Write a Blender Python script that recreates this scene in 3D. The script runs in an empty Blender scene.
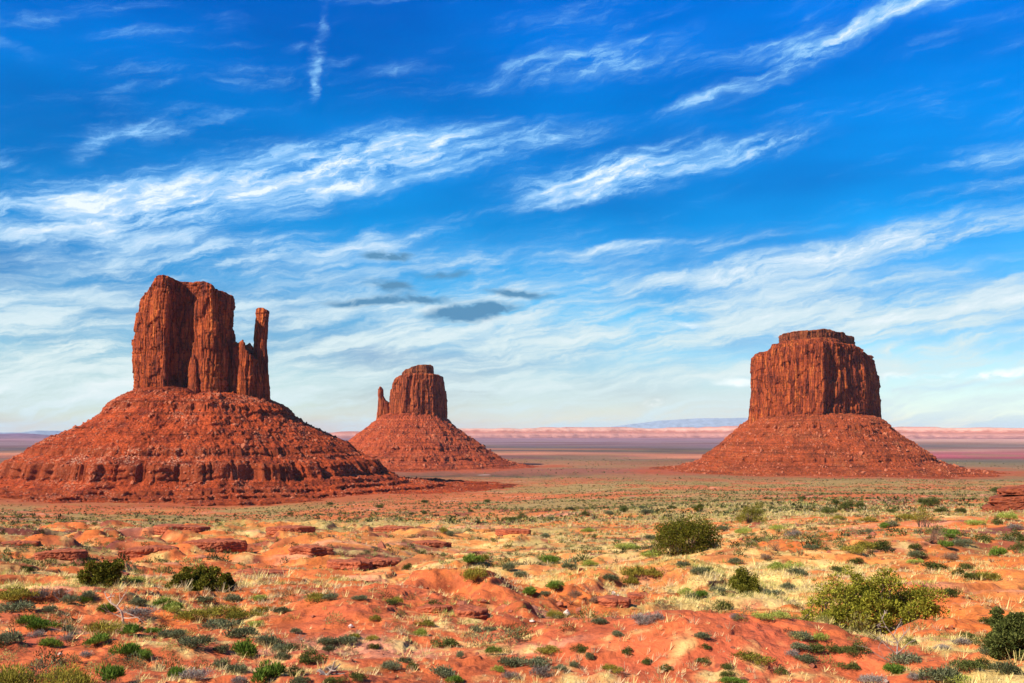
import bpy, math, random
import numpy as np
from mathutils import Vector, Matrix

# ------------------------------------------------------------------ camera
SC = bpy.context.scene
COL = SC.collection
F_PX, CX, CY, HORIZON = 995.0, 512.0, 341.5, 430.0
EYE = np.array([0.0, 0.0, 72.0])
PITCH = math.atan((HORIZON - CY) / F_PX)
cam_data = bpy.data.cameras.new('camera')
cam_data.sensor_fit = 'HORIZONTAL'
cam_data.sensor_width = 36.0
cam_data.lens = 36.0 * F_PX / 1024.0
cam_data.clip_start = 0.5
cam_data.clip_end = 90000.0
cam = bpy.data.objects.new('camera', cam_data)
cam.location = EYE
cam.rotation_euler = (math.pi / 2 + PITCH, 0, 0)
COL.objects.link(cam)
SC.camera = cam

# ------------------------------------------------------------------ light
SUN_BACK = 56.0      # degrees to the left of straight behind the camera
SUN_EL = 36.0
a = math.radians(SUN_BACK)
e = math.radians(SUN_EL)
TO_SUN = Vector((-math.sin(a) * math.cos(e), -math.cos(a) * math.cos(e), math.sin(e)))
sd = bpy.data.lights.new('sun', 'SUN')
sd.energy = 4.9
sd.angle = math.radians(0.5)
sd.color = (1.0, 0.90, 0.76)
sun = bpy.data.objects.new('sun', sd)
sun.rotation_euler = TO_SUN.to_track_quat('Z', 'Y').to_euler()
sun.location = (-200, -200, 400)
COL.objects.link(sun)

SC.view_settings.view_transform = 'Standard'
SC.view_settings.look = 'None'
SC.view_settings.exposure = 0.80
SC.view_settings.gamma = 1.0
SC.view_settings.use_curve_mapping = False
SC.cycles.max_bounces = 6
SC.cycles.diffuse_bounces = 3
SC.cycles.glossy_bounces = 2
SC.cycles.transmission_bounces = 3
SC.cycles.transparent_max_bounces = 4
SC.cycles.volume_bounces = 0
SC.cycles.use_denoising = True
SC.cycles.denoiser = 'OPENIMAGEDENOISE'
SC.cycles.denoising_input_passes = 'RGB_ALBEDO_NORMAL'
SC.cycles.denoising_prefilter = 'ACCURATE'


# ------------------------------------------------------------------ node helper
class G:
    """Small helper around a node tree."""
    def __init__(self, tree):
        self.t = tree
        self.n = tree.nodes
        self.l = tree.links

    def node(self, kind, **kw):
        nd = self.n.new(kind)
        for k, v in kw.items():
            setattr(nd, k, v)
        return nd

    def put(self, sock, v):
        if hasattr(v, 'is_output'):
            self.l.new(v, sock)
        elif v is not None:
            if isinstance(v, (tuple, list)) and len(v) == 3 and sock.type == 'RGBA':
                v = (*v, 1.0)
            sock.default_value = v

    def math(self, op, a, b=None, c=None, clamp=False):
        nd = self.node('ShaderNodeMath', operation=op, use_clamp=clamp)
        for i, v in enumerate((a, b, c)):
            if v is not None:
                self.put(nd.inputs[i], v)
        return nd.outputs[0]

    def vmath(self, op, a, b=None, scale=None):
        nd = self.node('ShaderNodeVectorMath', operation=op)
        self.put(nd.inputs[0], a)
        if b is not None:
            self.put(nd.inputs[1], b)
        if scale is not None:
            self.put(nd.inputs['Scale'], scale)
        return nd.outputs['Value'] if op in ('LENGTH', 'DOT_PRODUCT') else nd.outputs[0]

    def mix(self, fac, a, b, blend='MIX'):
        nd = self.node('ShaderNodeMix', data_type='RGBA', blend_type=blend)
        self.put(nd.inputs[0], fac)
        self.put(nd.inputs[6], a)
        self.put(nd.inputs[7], b)
        return nd.outputs[2]

    def noise(self, vec, scale, detail=4.0, rough=0.55, dist=0.0, dim='3D'):
        nd = self.node('ShaderNodeTexNoise', noise_dimensions=dim)
        self.put(nd.inputs['Vector'], vec)
        nd.inputs['Scale'].default_value = scale
        nd.inputs['Detail'].default_value = detail
        nd.inputs['Roughness'].default_value = rough
        nd.inputs['Distortion'].default_value = dist
        return nd.outputs['Fac']

    def ramp(self, fac, stops, interp='LINEAR'):
        nd = self.node('ShaderNodeValToRGB')
        cr = nd.color_ramp
        cr.interpolation = interp
        while len(cr.elements) < len(stops):
            cr.elements.new(0.5)
        for el, (p, c) in zip(cr.elements, stops):
            el.position = p
            el.color = (c, c, c, 1) if isinstance(c, (int, float)) else (*c, 1)
        self.put(nd.inputs[0], fac)
        return nd.outputs[0]

    def smooth(self, v, lo, hi, a=0.0, b=1.0):
        nd = self.node('ShaderNodeMapRange', interpolation_type='SMOOTHSTEP')
        self.put(nd.inputs[0], v)
        nd.inputs[1].default_value = lo
        nd.inputs[2].default_value = hi
        nd.inputs[3].default_value = a
        nd.inputs[4].default_value = b
        return nd.outputs[0]

    def scale(self, vec, s):
        return self.vmath('MULTIPLY', vec, s)


# ------------------------------------------------------------------ sky
def px_dir(px, py):
    """Unit direction from the camera through a point of the frame."""
    v = np.array([(px - CX) / F_PX, 1.0, (CY - py) / F_PX])
    c, s = math.cos(PITCH), math.sin(PITCH)
    v = np.array([v[0], v[1] * c - v[2] * s, v[1] * s + v[2] * c])
    return v / np.linalg.norm(v)


def az_el(px, py):
    d = px_dir(px, py)
    return math.degrees(math.atan2(d[0], d[1])), math.degrees(math.asin(d[2]))


world = bpy.data.worlds.new('World')
SC.world = world
world.use_nodes = True
wt = world.node_tree
wt.nodes.clear()
g = G(wt)
sky = g.node('ShaderNodeTexSky', sky_type='NISHITA')
sky.sun_disc = False
sky.sun_elevation = e
sky.sun_rotation = math.radians(180.0 + SUN_BACK)
sky.altitude = 1600
sky.air_density = 1.0
sky.dust_density = 0.3
sky.ozone_density = 3.0
tc = g.node('ShaderNodeTexCoord')
D = tc.outputs['Generated']
sep = g.node('ShaderNodeSeparateXYZ')
g.put(sep.inputs[0], D)
AZ = g.math('DEGREES', g.math('ARCTAN2', sep.outputs[0], sep.outputs[1]))
EL = g.math('DEGREES', g.math('ARCSINE', sep.outputs[2]))
comb = g.node('ShaderNodeCombineXYZ')
g.put(comb.inputs[0], AZ)
g.put(comb.inputs[1], EL)
AE = comb.outputs[0]
# deeper, more saturated blue towards the zenith (a polarised desert sky)
eln = g.math('DIVIDE', EL, 90.0, clamp=True)
tint = g.ramp(eln, [(0.0, (0.88, 0.86, 0.84)), (0.03, (0.74, 0.86, 0.86)), (0.075, (0.30, 0.86, 1.04)),
                    (0.13, (0.020, 0.74, 1.18)), (0.20, (0.003, 0.72, 1.40)), (0.28, (0.001, 0.84, 1.95)), (1.0, (0.02, 0.34, 1.0))])
base = g.mix(1.0, sky.outputs[0], tint, 'MULTIPLY')
base = g.mix(1.0, base, g.ramp(g.noise(g.scale(D, (2.0, 2.0, 7.0)), 1.6, 3, 0.5), [(0.32, (0.9, 0.72, 0.80)), (0.62, (1.1, 1.06, 1.04))]), 'MULTIPLY')
# high plane coordinates give the streaks their perspective
dz = g.math('ADD', g.math('MAXIMUM', sep.outputs[2], 0.0), 0.09)
pl = g.node('ShaderNodeCombineXYZ')
g.put(pl.inputs[0], g.math('DIVIDE', sep.outputs[0], dz))
g.put(pl.inputs[1], g.math('DIVIDE', sep.outputs[1], dz))
PL = pl.outputs[0]
# warp
wn = g.node('ShaderNodeTexNoise', noise_dimensions='3D')
g.put(wn.inputs['Vector'], AE)
wn.inputs['Scale'].default_value = 0.16
wn.inputs['Detail'].default_value = 4
wn.inputs['Roughness'].default_value = 0.5
warp = g.vmath('SCALE', g.vmath('SUBTRACT', wn.outputs['Color'], (0.5, 0.5, 0.5)), scale=2.0)
wn2 = g.node('ShaderNodeTexNoise', noise_dimensions='3D')
g.put(wn2.inputs['Vector'], g.scale(AE, (0.5, 1.0, 1.0)))
wn2.inputs['Scale'].default_value = 0.75
wn2.inputs['Detail'].default_value = 8
wn2.inputs['Roughness'].default_value = 0.62
warp2 = g.vmath('SCALE', g.vmath('SUBTRACT', wn2.outputs['Color'], (0.5, 0.5, 0.5)), scale=1.5)
AEW = g.vmath('ADD', g.vmath('ADD', AE, g.scale(warp, (2.2, 0.75, 0.0))), g.scale(warp2, (1.3, 0.62, 0.0)))


def rotated(vec, deg):
    r = g.node('ShaderNodeVectorRotate', rotation_type='Z_AXIS')
    g.put(r.inputs['Vector'], vec)
    r.inputs['Angle'].default_value = math.radians(deg)
    return r.outputs[0]


# streak textures (in degrees of azimuth/elevation): long fibres tilted up to the right
fib_v = g.scale(rotated(AEW, -9), (0.085, 0.62, 1.0))
fib = g.noise(fib_v, 1.0, 10, 0.64, 0.1)
fib2_v = g.scale(rotated(AEW, -20), (0.35, 1.5, 1.0))
fib2 = g.noise(fib2_v, 1.0, 8, 0.66, 0.15)
puff = g.noise(g.scale(AEW, (0.5, 0.9, 1.0)), 1.0, 8, 0.62, 0.3)


def blob(px, py, hl, hw, deg, amount, soft=0.0):
    """An elongated patch of cirrus round a direction; half length / half width in pixels at the frame's scale."""
    ca, ce = az_el(px, py)
    k = math.degrees(1 / F_PX)
    v = g.vmath('SUBTRACT', AEW, (ca, ce, 0.0))
    v = rotated(v, -deg)
    v = g.scale(v, (1 / (hl * k), 1 / (hw * k), 0.0))
    d = g.vmath('LENGTH', v)
    return g.math('MULTIPLY', g.smooth(d, 1.15, soft), amount)


def total(vals):
    o = vals[0]
    for v in vals[1:]:
        o = g.math('ADD', o, v)
    return o


cirrus = total([
    blob(225, 190, 270, 46, 12, 1.0), blob(90, 215, 170, 38, 8, 0.85), blob(410, 150, 170, 34, 8, 0.95),
    blob(330, 170, 150, 40, 8, 0.55), blob(560, 132, 90, 18, 6, 0.5),
    blob(640, 168, 190, 22, 8, 1.0), blob(600, 172, 110, 24, 20, 0.75), blob(760, 150, 90, 15, 8, 0.6), blob(610, 194, 90, 9, 8, 0.7),
    blob(595, 60, 150, 22, 9, 0.75), blob(790, 62, 130, 17, 20, 0.75), blob(700, 97, 60, 9, 16, 0.6), blob(860, 28, 120, 14, 14, 0.6), blob(930, 8, 90, 10, 12, 0.5),
    blob(790, 38, 90, 14, 10, 0.45),
    blob(326, 45, 50, 8, 74, 0.6), blob(317, 84, 24, 8, 66, 0.55), blob(306, 44, 20, 5, 10, 0.4), blob(400, 66, 36, 9, 10, 0.5),
    blob(130, 130, 60, 11, 8, 0.6), blob(88, 148, 22, 14, 60, 0.5),
    blob(10, 40, 30, 9, -10, 0.55), blob(130, 34, 50, 8, 10, 0.5), blob(10, 165, 45, 9, 0, 0.45),
    blob(600, 246, 80, 6, 5, 0.75), blob(990, 152, 60, 16, 4, 0.55), blob(1010, 175, 50, 10, 12, 0.4),
    blob(900, 240, 260, 22, 9, 0.6), blob(790, 264, 240, 22, 5, 0.6), blob(980, 222, 120, 16, 9, 0.4), blob(760, 238, 80, 6, 6, 0.4),
    blob(230, 258, 190, 26, 9, 0.6), blob(390, 232, 70, 16, 8, 0.35), blob(310, 250, 120, 16, 8, 0.4),
    blob(30, 260, 190, 80, 0, 0.05), blob(40, 345, 240, 60, -6, 0.36), blob(60, 410, 260, 40, 0, 0.22),
    blob(420, 300, 340, 56, 3, 0.26), blob(480, 270, 180, 24, 4, 0.25), blob(660, 330, 400, 60, 2, 0.28), blob(960, 320, 300, 55, 3, 0.32),
])
fib3 = g.noise(g.scale(rotated(AEW, -13), (0.40, 2.6, 1.0)), 1.0, 9, 0.64, 0.1)
comb_ = g.math('MULTIPLY', g.smooth(fib3, 0.28, 0.70, 0.62, 1.10), g.smooth(fib2, 0.28, 0.70, 0.62, 1.06))
density = g.math('MULTIPLY', g.math('MULTIPLY', cirrus, g.math('ADD', g.smooth(fib, 0.30, 0.70), g.math('MULTIPLY', g.smooth(fib2, 0.42, 0.72), 0.55))), comb_)
# thin veil of streaks everywhere
veil = g.math('MULTIPLY', g.smooth(fib, 0.46, 0.75), g.math('MULTIPLY', g.smooth(fib2, 0.30, 0.75), 0.30))
low = g.smooth(EL, 13.0, 4.0)
veil = g.math('ADD', veil, g.math('MULTIPLY', low, g.math('MULTIPLY', g.smooth(fib, 0.30, 0.7), 0.40)))
density = g.math('MINIMUM', g.math('ADD', g.math('MULTIPLY', density, 0.70), veil), 0.93)
white = g.mix(g.smooth(EL, 3.0, 18.0), (7.6, 7.9, 8.0), (7.3, 8.0, 8.6))
azure = g.mix(g.smooth(EL, 3.0, 15.0), (5.0, 6.4, 6.5), (0.35, 3.3, 7.2))
thin = g.mix(g.smooth(density, 0.0, 0.45), base, azure)
shade = g.mix(g.math('POWER', density, 1.45), thin, white)
# small flat grey clouds low over the plain
grey = total([blob(383, 257, 26, 7, 4, 1.1), blob(470, 314, 56, 12, 4, 1.0), blob(385, 290, 34, 8, -8, 0.7), blob(520, 295, 45, 6, -6, 0.7),
              blob(400, 302, 70, 6, 2, 0.7), blob(345, 305, 30, 6, 0, 0.4), blob(440, 276, 40, 5, 4, 0.4)])
grey = g.math('MULTIPLY', g.math('MULTIPLY', grey, g.smooth(puff, 0.28, 0.60)), 2.3, clamp=True)
shade = g.mix(grey, shade, (0.85, 2.3, 3.9))
cum = total([blob(905, 377, 26, 7, 0, 1.0), blob(945, 377, 22, 7, 0, 0.9), blob(998, 377, 34, 6, 0, 0.9), blob(735, 381, 28, 5, 0, 0.7), blob(657, 403, 18, 5, 0, 0.6), blob(685, 326, 20, 5, 0, 0.4)])
cum = g.math('MULTIPLY', g.math('MULTIPLY', cum, g.smooth(puff, 0.38, 0.56)), 0.9, clamp=True)
shade = g.mix(cum, shade, (9.3, 9.4, 9.2))
under = total([blob(950, 385, 70, 5, 0, 0.7), blob(905, 384, 24, 4, 0, 0.6)])
shade = g.mix(g.math('MULTIPLY', under, g.smooth(puff, 0.35, 0.6), clamp=True), shade, (4.6, 6.4, 7.4))
bg = g.node('ShaderNodeBackground')
g.put(bg.inputs[0], shade)
bg.inputs[1].default_value = 0.075
wo = g.node('ShaderNodeOutputWorld')
g.l.new(bg.outputs[0], wo.inputs[0])
world.cycles.sampling_method = 'MANUAL'
world.cycles.sample_map_resolution = 512


# ------------------------------------------------------------------ numpy noise
def _hash(ix, iy, iz, seed):
    h = (ix.astype(np.int64) * 374761393 + iy.astype(np.int64) * 668265263 + iz.astype(np.int64) * 1274126177 + seed * 974711 + 1013) & 0xFFFFFFFF
    h = ((h ^ (h >> 13)) * 1274126177) & 0xFFFFFFFF
    h = ((h ^ (h >> 16)) * 2246822519) & 0xFFFFFFFF
    return ((h ^ (h >> 15)) & 0xFFFFFF).astype(np.float64) / 16777215.0 * 2 - 1


def noise2(x, y, seed=0):
    x, y = np.broadcast_arrays(np.asarray(x, float), np.asarray(y, float))
    ix, iy = np.floor(x), np.floor(y)
    fx, fy = x - ix, y - iy
    ux = fx * fx * fx * (fx * (fx * 6 - 15) + 10)
    uy = fy * fy * fy * (fy * (fy * 6 - 15) + 10)
    o = None
    z = np.zeros_like(ix)
    for dx in (0, 1):
        for dy in (0, 1):
            ang = _hash(ix + dx, iy + dy, z, seed) * math.pi
            v = np.cos(ang) * (fx - dx) + np.sin(ang) * (fy - dy)
            w = (ux if dx else 1 - ux) * (uy if dy else 1 - uy)
            o = v * w if o is None else o + v * w
    return o * 1.5


def fbm(x, y, octaves=4, seed=0, gain=0.5, lac=2.03):
    o, amp, fr = 0, 1.0, 1.0
    for k in range(octaves):
        o = o + amp * noise2(x * fr + 17.3 * k, y * fr - 9.1 * k, seed + k)
        amp *= gain
        fr *= lac
    return o


def sstep(lo, hi, v):
    t = np.clip((v - lo) / (hi - lo), 0, 1)
    return t * t * (3 - 2 * t)


# ------------------------------------------------------------------ mesh helpers
def mesh_np(name, verts, quads, mats, parent=None, loc=(0, 0, 0), smooth=True, col=None, tris=False, mat_index=None):
    verts = np.asarray(verts, np.float32).reshape(-1, 3)
    faces = np.asarray(quads, np.int32)
    n = faces.shape[1]
    me = bpy.data.meshes.new(name)
    me.vertices.add(len(verts))
    me.vertices.foreach_set('co', verts.ravel())
    me.loops.add(faces.size)
    me.loops.foreach_set('vertex_index', faces.ravel())
    me.polygons.add(len(faces))
    me.polygons.foreach_set('loop_start', np.arange(0, faces.size, n, dtype=np.int32))
    me.polygons.foreach_set('loop_total', np.full(len(faces), n, np.int32))
    if mat_index is not None:
        me.polygons.foreach_set('material_index', np.asarray(mat_index, np.int32))
    me.polygons.foreach_set('use_smooth', np.full(len(faces), bool(smooth)))
    for m in (mats if isinstance(mats, (list, tuple)) else [mats]):
        me.materials.append(m)
    me.update(calc_edges=True)
    if col is not None:
        at = me.color_attributes.new('tone', 'FLOAT_COLOR', 'POINT')
        c = np.ones((len(verts), 4), np.float32)
        c[:, :3] = col
        at.data.foreach_set('color', c.ravel())
    o = bpy.data.objects.new(name, me)
    o.location = loc
    COL.objects.link(o)
    if parent is not None:
        o.parent = parent
    return o


def grid_faces(rows, cols, wrap=False):
    i = np.arange(rows - 1)[:, None]
    j = np.arange(cols if wrap else cols - 1)[None, :]
    k = (j + 1) % cols
    a = i * cols + j
    b = i * cols + k
    c = (i + 1) * cols + k
    d = (i + 1) * cols + j
    return np.stack([a, b, c, d], -1).reshape(-1, 4)


def tag(o, label=None, cat=None, group=None, kind=None):
    if label:
        o['label'] = label
    if cat:
        o['category'] = cat
    if group:
        o['group'] = group
    if kind:
        o['kind'] = kind
    return o


def empty(name, loc):
    o = bpy.data.objects.new(name, None)
    o.location = loc
    COL.objects.link(o)
    return o


# ------------------------------------------------------------------ materials
def new_mat(name):
    m = bpy.data.materials.new(name)
    m.use_nodes = True
    m.node_tree.nodes.clear()
    return m, G(m.node_tree)


def finish(g, color, rough=0.9, bump=None, spec=0.15, sub=None):
    b = g.node('ShaderNodeBsdfPrincipled')
    g.put(b.inputs['Base Color'], color)
    g.put(b.inputs['Roughness'], rough)
    b.inputs['Specular IOR Level'].default_value = spec
    if bump is not None:
        g.l.new(bump, b.inputs['Normal'])
    out = g.node('ShaderNodeOutputMaterial')
    g.l.new(b.outputs[0], out.inputs[0])
    return b


def bump(g, h, strength, dist, normal=None):
    nd = g.node('ShaderNodeBump')
    nd.inputs['Strength'].default_value = strength
    nd.inputs['Distance'].default_value = dist
    g.put(nd.inputs['Height'], h)
    if normal is not None:
        g.l.new(normal, nd.inputs['Normal'])
    return nd.outputs[0]


def pos(g):
    return g.node('ShaderNodeNewGeometry').outputs['Position']


def mat_ground():
    m, g = new_mat('desert_soil')
    P = pos(g)
    at = g.node('ShaderNodeAttribute', attribute_name='tone')
    n1 = g.noise(P, 1.3, 6, 0.62)
    n2 = g.noise(P, 9.0, 5, 0.7)
    n3 = g.noise(P, 0.12, 5, 0.6)
    v = g.math('ADD', g.math('ADD', g.math('MULTIPLY', n1, 0.55), g.math('MULTIPLY', n2, 0.50)), g.math('MULTIPLY', n3, 0.5))
    c = g.mix(1.0, at.outputs['Color'], g.ramp(v, [(0.50, 0.38), (0.78, 1.0), (1.0, 1.50)]), 'MULTIPLY')
    # small dark stones and pale grit
    vo = g.node('ShaderNodeTexVoronoi')
    g.put(vo.inputs['Vector'], P)
    vo.inputs['Scale'].default_value = 5.0
    grit = g.math('MULTIPLY', g.smooth(vo.outputs['Distance'], 0.30, 0.12), g.smooth(g.noise(P, 0.9, 4, 0.6), 0.47, 0.60))
    c = g.mix(g.math('MULTIPLY', grit, 0.65), c, (0.13, 0.045, 0.028))
    nb = bump(g, g.noise(P, 0.35, 6, 0.68), 0.5, 0.45)
    nb = bump(g, n1, 0.6, 0.16, nb)
    nb = bump(g, n2, 0.7, 0.035, nb)
    finish(g, c, 0.95, nb, 0.1)
    return m


def mat_cliff(name, light, dark, pale, seed):
    m, g = new_mat(name)
    P = g.vmath('ADD', pos(g), (seed * 37.0, seed * 11.0, 0))
    streak = g.noise(g.scale(P, (1.0, 1.0, 0.10)), 0.16, 7, 0.62, 0.6)
    streak2 = g.noise(g.scale(P, (1.0, 1.0, 0.05)), 0.5, 5, 0.6, 0.3)
    blot = g.noise(P, 0.035, 5, 0.6)
    beds = g.noise(g.scale(P, (0.02, 0.02, 1.0)), 0.45, 5, 0.7)
    fine = g.noise(g.scale(P, (1.0, 1.0, 0.4)), 0.9, 6, 0.7)
    v = g.math('ADD', g.math('MULTIPLY', streak, 0.75), g.math('ADD', g.math('MULTIPLY', streak2, 0.35), g.math('MULTIPLY', blot, 0.35)))
    c = g.ramp(v, [(0.55, dark), (0.67, tuple(0.5 * (x + y) for x, y in zip(light, dark))), (0.76, light), (0.90, pale)])
    c = g.mix(1.0, c, g.ramp(beds, [(0.30, 0.70), (0.5, 1.0), (0.7, 1.12)]), 'MULTIPLY')
    c = g.mix(1.0, c, g.ramp(fine, [(0.3, 0.5), (0.5, 1.0), (0.7, 1.4)]), 'MULTIPLY')
    jv = g.node('ShaderNodeTexVoronoi', feature='DISTANCE_TO_EDGE')
    g.put(jv.inputs['Vector'], g.scale(P, (1.0, 1.0, 0.13)))
    jv.inputs['Scale'].default_value = 0.16
    joint = g.smooth(jv.outputs['Distance'], 0.0, 0.09)
    c = g.mix(1.0, c, g.ramp(joint, [(0.0, 0.45), (0.8, 1.0)]), 'MULTIPLY')
    nb = bump(g, joint, 0.8, 1.5)
    nb = bump(g, streak2, 0.6, 2.0, nb)
    nb = bump(g, beds, 0.35, 0.7, nb)
    nb = bump(g, fine, 0.8, 1.2, nb)
    finish(g, c, 0.9, nb, 0.12)
    return m


def mat_talus(name, red, dark, pale, seed):
    m, g = new_mat(name)
    P = g.vmath('ADD', pos(g), (seed * 53.0, seed * 17.0, 0))
    n1 = g.noise(P, 0.05, 6, 0.6)
    n2 = g.noise(P, 0.55, 6, 0.72)
    beds = g.noise(g.scale(P, (0.010, 0.010, 1.0)), 0.42, 6, 0.75)
    c = g.ramp(n1, [(0.34, dark), (0.52, red), (0.75, tuple(min(1, x * 1.25) for x in red))])
    c = g.mix(1.0, c, g.ramp(n2, [(0.32, 0.32), (0.5, 1.0), (0.68, 1.7)]), 'MULTIPLY')
    c = g.mix(1.0, c, g.ramp(beds, [(0.36, 0.52), (0.5, 1.0), (0.64, 1.2)]), 'MULTIPLY')
    # fallen pale debris in patches
    vo = g.node('ShaderNodeTexVoronoi')
    g.put(vo.inputs['Vector'], P)
    vo.inputs['Scale'].default_value = 0.42
    deb = g.math('MULTIPLY', g.smooth(vo.outputs['Distance'], 0.50, 0.34), g.smooth(g.noise(P, 0.022, 4, 0.6), 0.52, 0.66))
    at = g.node('ShaderNodeAttribute', attribute_name='tone')
    sp = g.node('ShaderNodeSeparateColor')
    g.put(sp.inputs[0], at.outputs['Color'])
    deb2 = g.math('MULTIPLY', g.smooth(vo.outputs['Distance'], 0.55, 0.30), sp.outputs[0])
    c = g.mix(g.math('MULTIPLY', g.math('MAXIMUM', g.math('MULTIPLY', deb, 0.6), deb2), 0.8), c, pale)
    ledge_c = g.mix(g.noise(g.scale(P, (1, 1, 0.15)), 0.25, 5, 0.65), (0.15, 0.032, 0.013), (0.36, 0.075, 0.020))
    c = g.mix(g.math('MULTIPLY', sp.outputs[1], 0.7), c, ledge_c)
    nb = bump(g, n2, 1.0, 2.2)
    nb = bump(g, beds, 0.25, 0.8, nb)
    finish(g, c, 0.93, nb, 0.1)
    return m


def mat_rock(name, c0, c1, sc=1.0):
    m, g = new_mat(name)
    P = pos(g)
    n = g.noise(g.scale(P, (1, 1, 2.2)), 2.2 * sc, 6, 0.65)
    c = g.ramp(n, [(0.3, c0), (0.7, c1)])
    finish(g, c, 0.9, bump(g, n, 0.7, 0.08 / sc), 0.12)
    return m


def mat_leaf(name, cols, trans=0.22):
    """Leaf colour varies leaf by leaf and clump by clump."""
    m, g = new_mat(name)
    geo = g.node('ShaderNodeNewGeometry')
    obj = g.node('ShaderNodeObjectInfo')
    n = g.noise(geo.outputs['Position'], 3.0, 3, 0.6)
    v = g.math('ADD', g.math('MULTIPLY', geo.outputs['Random Per Island'], 0.55), g.math('MULTIPLY', n, 0.55))
    v = g.math('ADD', v, g.math('MULTIPLY', g.math('SUBTRACT', obj.outputs['Random'], 0.5), 0.22))
    k = len(cols)
    c = g.ramp(v, [(0.18 + 0.64 * i / (k - 1), cc) for i, cc in enumerate(cols)])
    d = g.node('ShaderNodeBsdfDiffuse')
    t = g.node('ShaderNodeBsdfTranslucent')
    g.put(d.inputs[0], c)
    g.put(t.inputs[0], c)
    mx = g.node('ShaderNodeMixShader')
    mx.inputs[0].default_value = trans
    g.l.new(d.outputs[0], mx.inputs[1])
    g.l.new(t.outputs[0], mx.inputs[2])
    out = g.node('ShaderNodeOutputMaterial')
    g.l.new(mx.outputs[0], out.inputs[0])
    return m


def mat_tone(name, trans=0.2, vary=0.35):
    m, g = new_mat(name)
    at = g.node('ShaderNodeAttribute', attribute_name='tone')
    geo = g.node('ShaderNodeNewGeometry')
    c = g.mix(1.0, at.outputs['Color'], g.ramp(geo.outputs['Random Per Island'], [(0, 1 - vary), (1, 1 + vary)]), 'MULTIPLY')
    d = g.node('ShaderNodeBsdfDiffuse')
    t = g.node('ShaderNodeBsdfTranslucent')
    g.put(d.inputs[0], c)
    g.put(t.inputs[0], c)
    mx = g.node('ShaderNodeMixShader')
    mx.inputs[0].default_value = trans
    g.l.new(d.outputs[0], mx.inputs[1])
    g.l.new(t.outputs[0], mx.inputs[2])
    out = g.node('ShaderNodeOutputMaterial')
    g.l.new(mx.outputs[0], out.inputs[0])
    return m


M = {}
M['ground'] = mat_ground()
M['cliff_west'] = mat_cliff('cliff_west', (0.33, 0.062, 0.014), (0.070, 0.015, 0.010), (0.50, 0.135, 0.028), 1)
M['cliff_east'] = mat_cliff('cliff_east', (0.32, 0.066, 0.018), (0.11, 0.025, 0.012), (0.46, 0.135, 0.035), 2)
M['cliff_merrick'] = mat_cliff('cliff_merrick', (0.31, 0.058, 0.014), (0.085, 0.017, 0.010), (0.52, 0.150, 0.030), 3)
M['cap'] = mat_cliff('cap_rock', (0.25, 0.064, 0.020), (0.085, 0.024, 0.012), (0.34, 0.13, 0.04), 4)
M['talus_west'] = mat_talus('talus_west', (0.34, 0.056, 0.014), (0.17, 0.027, 0.010), (0.62, 0.30, 0.17), 1)
M['talus_east'] = mat_talus('talus_east', (0.33, 0.062, 0.020), (0.20, 0.036, 0.015), (0.50, 0.19, 0.09), 2)
M['talus_merrick'] = mat_talus('talus_merrick', (0.28, 0.055, 0.016), (0.17, 0.038, 0.013), (0.46, 0.19, 0.07), 3)
M['boulder'] = mat_rock('boulder', (0.25, 0.06, 0.025), (0.48, 0.16, 0.075), 0.3)
M['rock_red'] = mat_rock('rock_red', (0.16, 0.05, 0.03), (0.42, 0.14, 0.07), 2)
M['rock_pale'] = mat_rock('rock_pale', (0.42, 0.30, 0.22), (0.72, 0.58, 0.46), 2)
M['shelf'] = mat_rock('shelf_rock', (0.15, 0.040, 0.022), (0.48, 0.130, 0.052), 1.2)
M['outcrop'] = mat_rock('outcrop', (0.10, 0.028, 0.016), (0.34, 0.085, 0.032), 0.5)
M['wood'] = mat_rock('dead_wood', (0.16, 0.11, 0.08), (0.42, 0.33, 0.26), 4)
M['wood_pale'] = mat_rock('bleached_wood', (0.32, 0.21, 0.14), (0.60, 0.44, 0.31), 4)
M['bark'] = mat_rock('bark', (0.07, 0.045, 0.03), (0.20, 0.13, 0.085), 4)
M['twig'] = mat_rock('brown_twig', (0.10, 0.055, 0.035), (0.26, 0.15, 0.09), 4)
M['sage'] = mat_leaf('sage_leaves', [(0.045, 0.050, 0.022), (0.12, 0.13, 0.055), (0.24, 0.25, 0.13)])
M['green'] = mat_leaf('green_leaves', [(0.035, 0.065, 0.010), (0.10, 0.17, 0.022), (0.24, 0.32, 0.05)])
M['olive'] = mat_leaf('olive_leaves', [(0.06, 0.055, 0.010), (0.19, 0.17, 0.025), (0.38, 0.31, 0.05)])
M['dark'] = mat_leaf('dark_leaves', [(0.022, 0.030, 0.009), (0.065, 0.080, 0.018), (0.16, 0.17, 0.045)])
M['lime'] = mat_leaf('lime_leaves', [(0.12, 0.16, 0.02), (0.28, 0.33, 0.05), (0.48, 0.48, 0.12)])
M['grey'] = mat_leaf('grey_twigs', [(0.08, 0.065, 0.050), (0.20, 0.165, 0.13), (0.36, 0.31, 0.25)], 0.1)
M['juniper'] = mat_leaf('juniper_leaves', [(0.03, 0.036, 0.006), (0.11, 0.112, 0.014), (0.26, 0.23, 0.032)])
M['bigbush'] = mat_leaf('bush_leaves', [(0.03, 0.038, 0.005), (0.15, 0.155, 0.016), (0.40, 0.37, 0.045)], 0.3)
M['brown'] = mat_leaf('brown_twigs', [(0.07, 0.04, 0.025), (0.17, 0.10, 0.06), (0.30, 0.20, 0.12)], 0.1)
M['tuft'] = mat_tone('grass_blades', 0.3)
M['scrub'] = mat_tone('scrub_leaves', 0.2, 0.45)


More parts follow.
